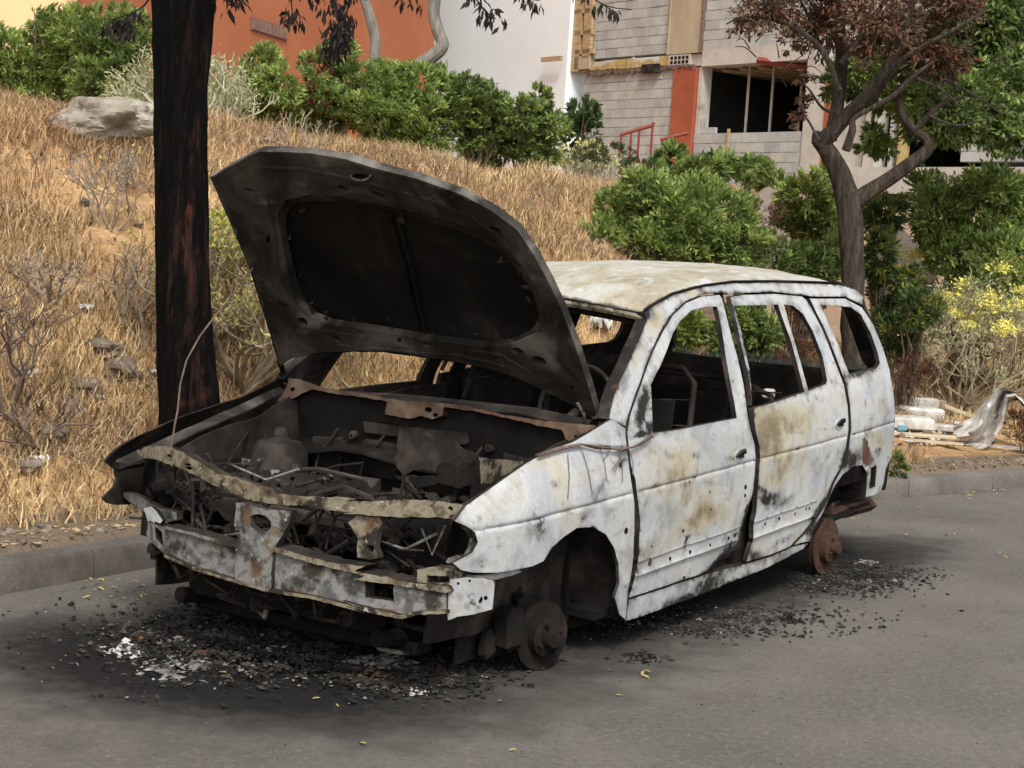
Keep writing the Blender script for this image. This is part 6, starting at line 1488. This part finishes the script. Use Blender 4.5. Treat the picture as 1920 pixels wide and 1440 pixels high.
# ash heap under and in front of the car
def heap():
    r_ = rs.random()
    if r_ < .5: a, b = rs.gauss(520, 170), rs.gauss(1210, 38)
    elif r_ < .7: a, b = rs.gauss(760, 80), rs.gauss(1262, 22)
    elif r_ < .84: a, b = rs.gauss(1610, 60), rs.gauss(1088, 14)
    else: a, b = rs.gauss(1300, 150), rs.gauss(1165, 16)
    b = max(b, 1010); P = onZ(a, b, .0); return P[0], P[1]
def hz(a, b):
    if b > float(K(a)) - .03: return None
    return .004 + .045 * math.exp(-(((a + .95) / .45) ** 2 + ((b - .2) / .8) ** 2)) * rs.random()
fx, fy = mk_pair(heap); scraps('ash_debris', 9000, fx, fy, hz, .003, .024, TAR, 'black ash and charred crumbs on the road under the front of the car', 'ash', .5)
fx, fy = mk_pair(lambda: tuple(onZ(rs.gauss(560, 150), max(1120, rs.gauss(1185, 26)), 0)[:2])); scraps('ash_debris', 1500, fx, fy, hz, .008, .034, TAR, 'larger charred lumps heaped on the road beneath the bumper beam', 'ash', .6)
fx, fy = mk_pair(heap); scraps('pale_ash_flakes', 900, fx, fy, hz, .003, .016, ASHM, 'pale grey ash flakes scattered in the burnt debris on the road', 'ash', .4)
fx, fy = mk_pair(heap); scraps('rusty_flakes', 260, fx, fy, hz, .003, .014, ORUST, 'orange rusty flakes scattered in the burnt debris on the road', 'ash', .4)
def rd(): return rs.uniform(-2.6, 6), rs.uniform(-3.2, 1.2)
fx, fy = mk_pair(rd); scraps('road_grit', 1100, fx, fy, hz, .002, .007, TAR, 'fine dark grit strewn over the asphalt', 'grit', .5); scraps('road_grit', 500, fx, fy, hz, .002, .006, ASHM, 'fine pale grit strewn over the asphalt', 'grit', .5)
def crumple(name, px, py, r_, m, label, cat, seed, flat=.35, zoff=0.0, rot=0):
    P = onZ(px, py, r_ * flat * .4 + zoff); rr = random.Random(seed); N = 20 if m is TAR else 15; V = []; F = []
    for i in range(N + 1):
        for j in range(N + 1):
            u, v = i / N * 2 - 1, j / N * 2 - 1; q = Vector((u, v, 0)); nn = noise.noise(q * 2.2 + Vector((seed, 0, 0))); n2 = noise.noise(q * (5 if m is TAR else 3.6) + Vector((0, seed, 0))) * (.55 if m is TAR else 1)
            rad_ = 1 - .3 * abs(noise.noise(Vector((math.atan2(v, u) * 1.5, seed, 0))))
            V.append((P[0] + r_ * rad_ * (u + .3 * n2), P[1] + r_ * rad_ * (v * .8 + .3 * nn), P[2] + r_ * flat * (nn * (.7 if m is TAR else 1.2) + n2 * .8 + .5 - .5 * (u * u + v * v) * (m is TAR))))
    for i in range(N):
        for j in range(N):
            if abs(i / N * 2 - 1) + abs(j / N * 2 - 1) < 1.5 + .3 * rr.random(): F.append((i * (N + 1) + j, (i + 1) * (N + 1) + j, (i + 1) * (N + 1) + j + 1, i * (N + 1) + j + 1))
    V = [(a, b, max(c, zoff + .004)) for a, b, c in V]
    o = mesh(name, V, F, m, None, True, 25); tag(o, label, cat); return o
def pile(name, px, py, r_, m, label, cat, n, hgt=.03, smin=.004, smax=.02, sy=.7):
    C0 = onZ(px, py, 0); st = {}
    def pt_(): return C0[0] + rs.gauss(0, r_ * .5), C0[1] + rs.gauss(0, r_ * .5 * sy / .7)
    def pz(a, b): d = math.hypot(a - C0[0], b - C0[1]) / r_; return .003 + hgt * max(0, 1 - d) * rs.random()
    fx, fy = mk_pair(pt_); o = scraps(name, n, fx, fy, pz, smin, smax, m, label, cat, .35, kind='stuff'); return o
pile('foil_scrap', 236, 1226, .06, PAPER, 'crumpled whitish scrap at the left of the burnt debris', 'scrap', 110, .05, .006, .028)
pile('burnt_flake', 262, 1200, .05, ORUST, 'orange burnt flakes behind the crumpled white scrap', 'scrap', 60, .03)
pile('melted_strip', 345, 1210, .07, ASHM, 'twisted grey strip of melted trim in the debris', 'ash clump', 90, .05, .005, .03)
pile('ash_pile', 352, 1246, .10, ASHM, 'flat pile of pale ash in the middle of the debris', 'ash clump', 260, .015)
pile('ash_clump', 400, 1222, .09, TAR, 'black crumbling clump beside the pale ash pile', 'ash clump', 200, .06, .006, .03)
pile('rust_flakes', 372, 1228, .05, ORUST, 'small orange flakes between the grey strip and the ash pile', 'scrap', 40, .02)
pile('melted_metal', 735, 1248, .09, ASHM, 'lumpy melted grey metal in front of the near headlight', 'scrap', 170, .06, .006, .03)
pile('ash_clump', 770, 1278, .10, TAR, 'black lump right of the melted metal', 'ash clump', 220, .06, .006, .03)
pile('ash_flakes', 330, 1258, .11, ASHM, 'broad pale grey flakes spread in front of the ash pile', 'ash', 60, .02, .012, .04)
pile('ash_flakes', 690, 1250, .13, ASHM, 'broad pale grey flakes around the melted metal', 'ash', 60, .03, .012, .04)
pile('ash_flakes', 500, 1225, .14, ASHM, 'pale flakes on the black heap under the middle of the bumper', 'ash', 40, .03, .010, .03)
pile('plastic_scrap', 778, 1298, .045, PAPER, 'small flat white plastic scrap in front of the melted metal', 'scrap', 30, .008, .008, .02)
pile('brown_lump', 700, 1275, .07, RUSTB, 'brown burnt lump left of the melted metal', 'scrap', 90, .04, .006, .025)
pile('engine_part', 848, 1205, .07, RUST, 'rusty engine part lying under the bumper end plate', 'car part', 120, .09, .008, .035)
pile('charred_strip', 1210, 1236, .09, TAR, 'curled black strip of rubber beside the front wheel hub', 'scrap', 110, .03, .006, .025)
pile('rubber_lump', 1480, 1166, .035, TAR, 'small black lump on the road by the middle of the car', 'scrap', 70, .04, .006, .02)
pile('charred_lump', 560, 1180, .20, TAR, 'large heap of black ash beneath the front bumper', 'ash clump', 900, .10, .006, .035)
pile('charred_lump', 420, 1165, .16, TAR, 'black ash heap beneath the far headlight', 'ash clump', 600, .09, .006, .03)
pile('charred_lump', 690, 1210, .15, TAR, 'black ash heap between the melted metal and the bumper', 'ash clump', 600, .08, .006, .03)
pile('charred_lump', 1610, 1078, .14, TAR, 'black ash beside the rear wheel hub', 'ash clump', 420, .03, .005, .022)
pile('white_scrap', 1630, 1056, .07, ASHM, 'pale ash strip beyond the rear wheel hub', 'scrap', 60, .01)
mb = MB(); mb.tube([onZ(735, 1252, .03) + np.array([.05 * math.cos(t), .05 * math.sin(t), .035 + .035 * math.sin(t * .5)]) for t in np.linspace(.3, 5.5, 22)], .008, 6); tag(mb.build('metal_ring', BEAM), 'curled grey metal ring standing in the melted lump', 'ring')
mb = MB(); mb.tube([onroad(640, 1268), onroad(690, 1280), onroad(735, 1285)], .012, 6); tag(mb.build('bent_rod', RUST), 'bent rusty rod lying in the debris beside the melted ring', 'rod')
# debris on the verge at the right
def litter(px, py, dims, m, label, name='board', rz=0, ry=0, lift=.02):
    P, D = ground_hit(px, py); mb = MB(); mb.box((0, 0, 0), dims, bev=min(dims) * .15, jit=.004); o = mb.build(name, m); o.location = (P[0], P[1], P[2] + lift + dims[2] / 2); o.rotation_euler = (0, ry, rz); tag(o, label, 'rubbish'); return o
litter(1715, 762, (.55, .10, .05), CLOTH, 'pale rolled board lying behind the other rubbish near the car', rz=R(-55))
litter(1700, 808, (.40, .30, .10), BLUEL if False else CLOTH, 'flat grey white box among the rubbish beside the rear of the car', 'flat_box', rz=R(-60))
litter(1740, 795, (.65, .03, .02), PAPER, 'thin white strip lying slanted over the rubbish', 'strip', rz=R(-80), ry=.1, lift=.05)
litter(1725, 823, (.60, .12, .02), BOARD, 'long pale board at the front of the rubbish', rz=R(-58))
litter(1690, 812, (.08, .08, .05), BLUEL, 'small blue piece of packaging in the rubbish', 'packaging', rz=.5)
litter(1765, 770, (.45, .05, .05), BOARD, 'pale stick lying toward the white sheet', 'stick', rz=R(-70))
litter(1850, 842, (.9, .02, .015), PAPER, 'long thin pale strip in front of the white sheet', 'strip', rz=R(-70))
litter(1705, 775, (.50, .16, .12), CLOTH, 'crumpled grey white wrapping behind the flat rubbish box', 'wrapping', rz=R(-62), lift=.03)
litter(1725, 800, (.34, .26, .16), CLOTH, 'open whitish box standing in the rubbish beside the car', 'box', rz=R(-50), lift=.01)
litter(1772, 812, (.30, .22, .05), CLOTH, 'flattened dirty white sack in front of the white sheet', 'sack', rz=R(-80))
litter(1745, 835, (.5, .07, .02), BOARD, 'thin pale plank lying nearest the kerb in the rubbish', rz=R(-66))
litter(1800, 790, (.42, .04, .04), BOARD, 'pale stick leaning in the rubbish under the shrub', 'stick', rz=R(-30), ry=.25, lift=.06)
litter(1692, 800, (.10, .12, .08), ORUST, 'small orange brown scrap beside the blue packaging', 'packaging', rz=.9)
litter(1880, 912, (.25, .06, .012), BOARD, 'pale piece of board lying on the kerb at the right edge', rz=R(-20))
def rub(): a, b = random.gauss(1735, 45), random.gauss(806, 20); P = ground_hit(min(1830, max(1665, a)), min(838, max(755, b)))[0]; return P[0], P[1]
for mm, nn, lb in ((PAPER, 90, 'white'), (BOARD, 120, 'tan'), (ORUST, 40, 'orange brown'), (TAR, 50, 'black'), (BLUEL, 12, 'blue')):
    fx, fy = mk_pair(rub); scraps('rubbish_scraps', nn, fx, fy, lambda a, b: hn(a, b) + .015, .012, .05, mm, 'small %s scraps strewn through the rubbish on the verge' % lb, 'rubbish', .4)
P, D = ground_hit(1800, 818); D -= .45; n_ = 20; V = []; F = []
pts = [(1795, 815), (1840, 808), (1868, 770), (1885, 740), (1905, 742), (1925, 765)]
for i in range(n_ + 1):
    t = i / n_ * (len(pts) - 1); k = min(int(t), len(pts) - 2); f = t - k; a = pts[k][0] * (1 - f) + pts[k + 1][0] * f; b = pts[k][1] * (1 - f) + pts[k + 1][1] * f
    for j in range(9):
        u = j / 8; w = 40 * (.65 + .35 * math.sin(i * .3)); q = dep(a + (u - .5) * w * .7, b + (u - .5) * w * 1.5 + (0 if i > 3 else 5), D + .15 * math.sin(u * 9 + i * .4) + i * .01); V.append(tuple(q))
for i in range(n_):
    for j in range(8): F.append((i * 9 + j, i * 9 + j + 1, (i + 1) * 9 + j + 1, (i + 1) * 9 + j))
o = mesh('white_sheet', V, F, CLOTH, None, True, 60); tag(o, 'dirty white sheet draped up over the base of the flowering shrub', 'sheet')
# litter on the slope
for k, (a, b, s_, lab) in enumerate([(50, 718, .05, 'white litter in the grass at the left below the small twig shrub'), (162, 592, .04, 'white litter in the grass above the rocks'), (183, 760, .035, 'small white litter low in the grass'), (292, 712, .03, 'white litter at the left edge of the charred trunk'), (75, 880, .04, 'pale litter on the lower slope near the kerb at the left'), (505, 272, .035, 'white litter on the slope above the hood'),
                                     (1125, 625, .10, 'white litter on the slope seen through the windshield opening'), (1320, 655, .09, 'white litter seen through the front door window'), (1815, 690, .04, 'white litter inside the flowering shrub')]):
    P, D = ground_hit(a, b); o = crumple('litter', a, b, s_, PAPER, lab, 'litter', 30 + k, .6); 
    me = o.data; c0 = onZ(a, b, s_ * .6 * .4); me.transform(Matrix.Translation(Vector((P[0] - c0[0], P[1] - c0[1], P[2] + .03 - c0[2] * 0))))
bush('thin grass stalks and dead twigs on the verge beyond the rear wheel', [(1640, 760, 20, 20)], 12.5, 'brown', 200, .06, .15, None, name='dead_weed')
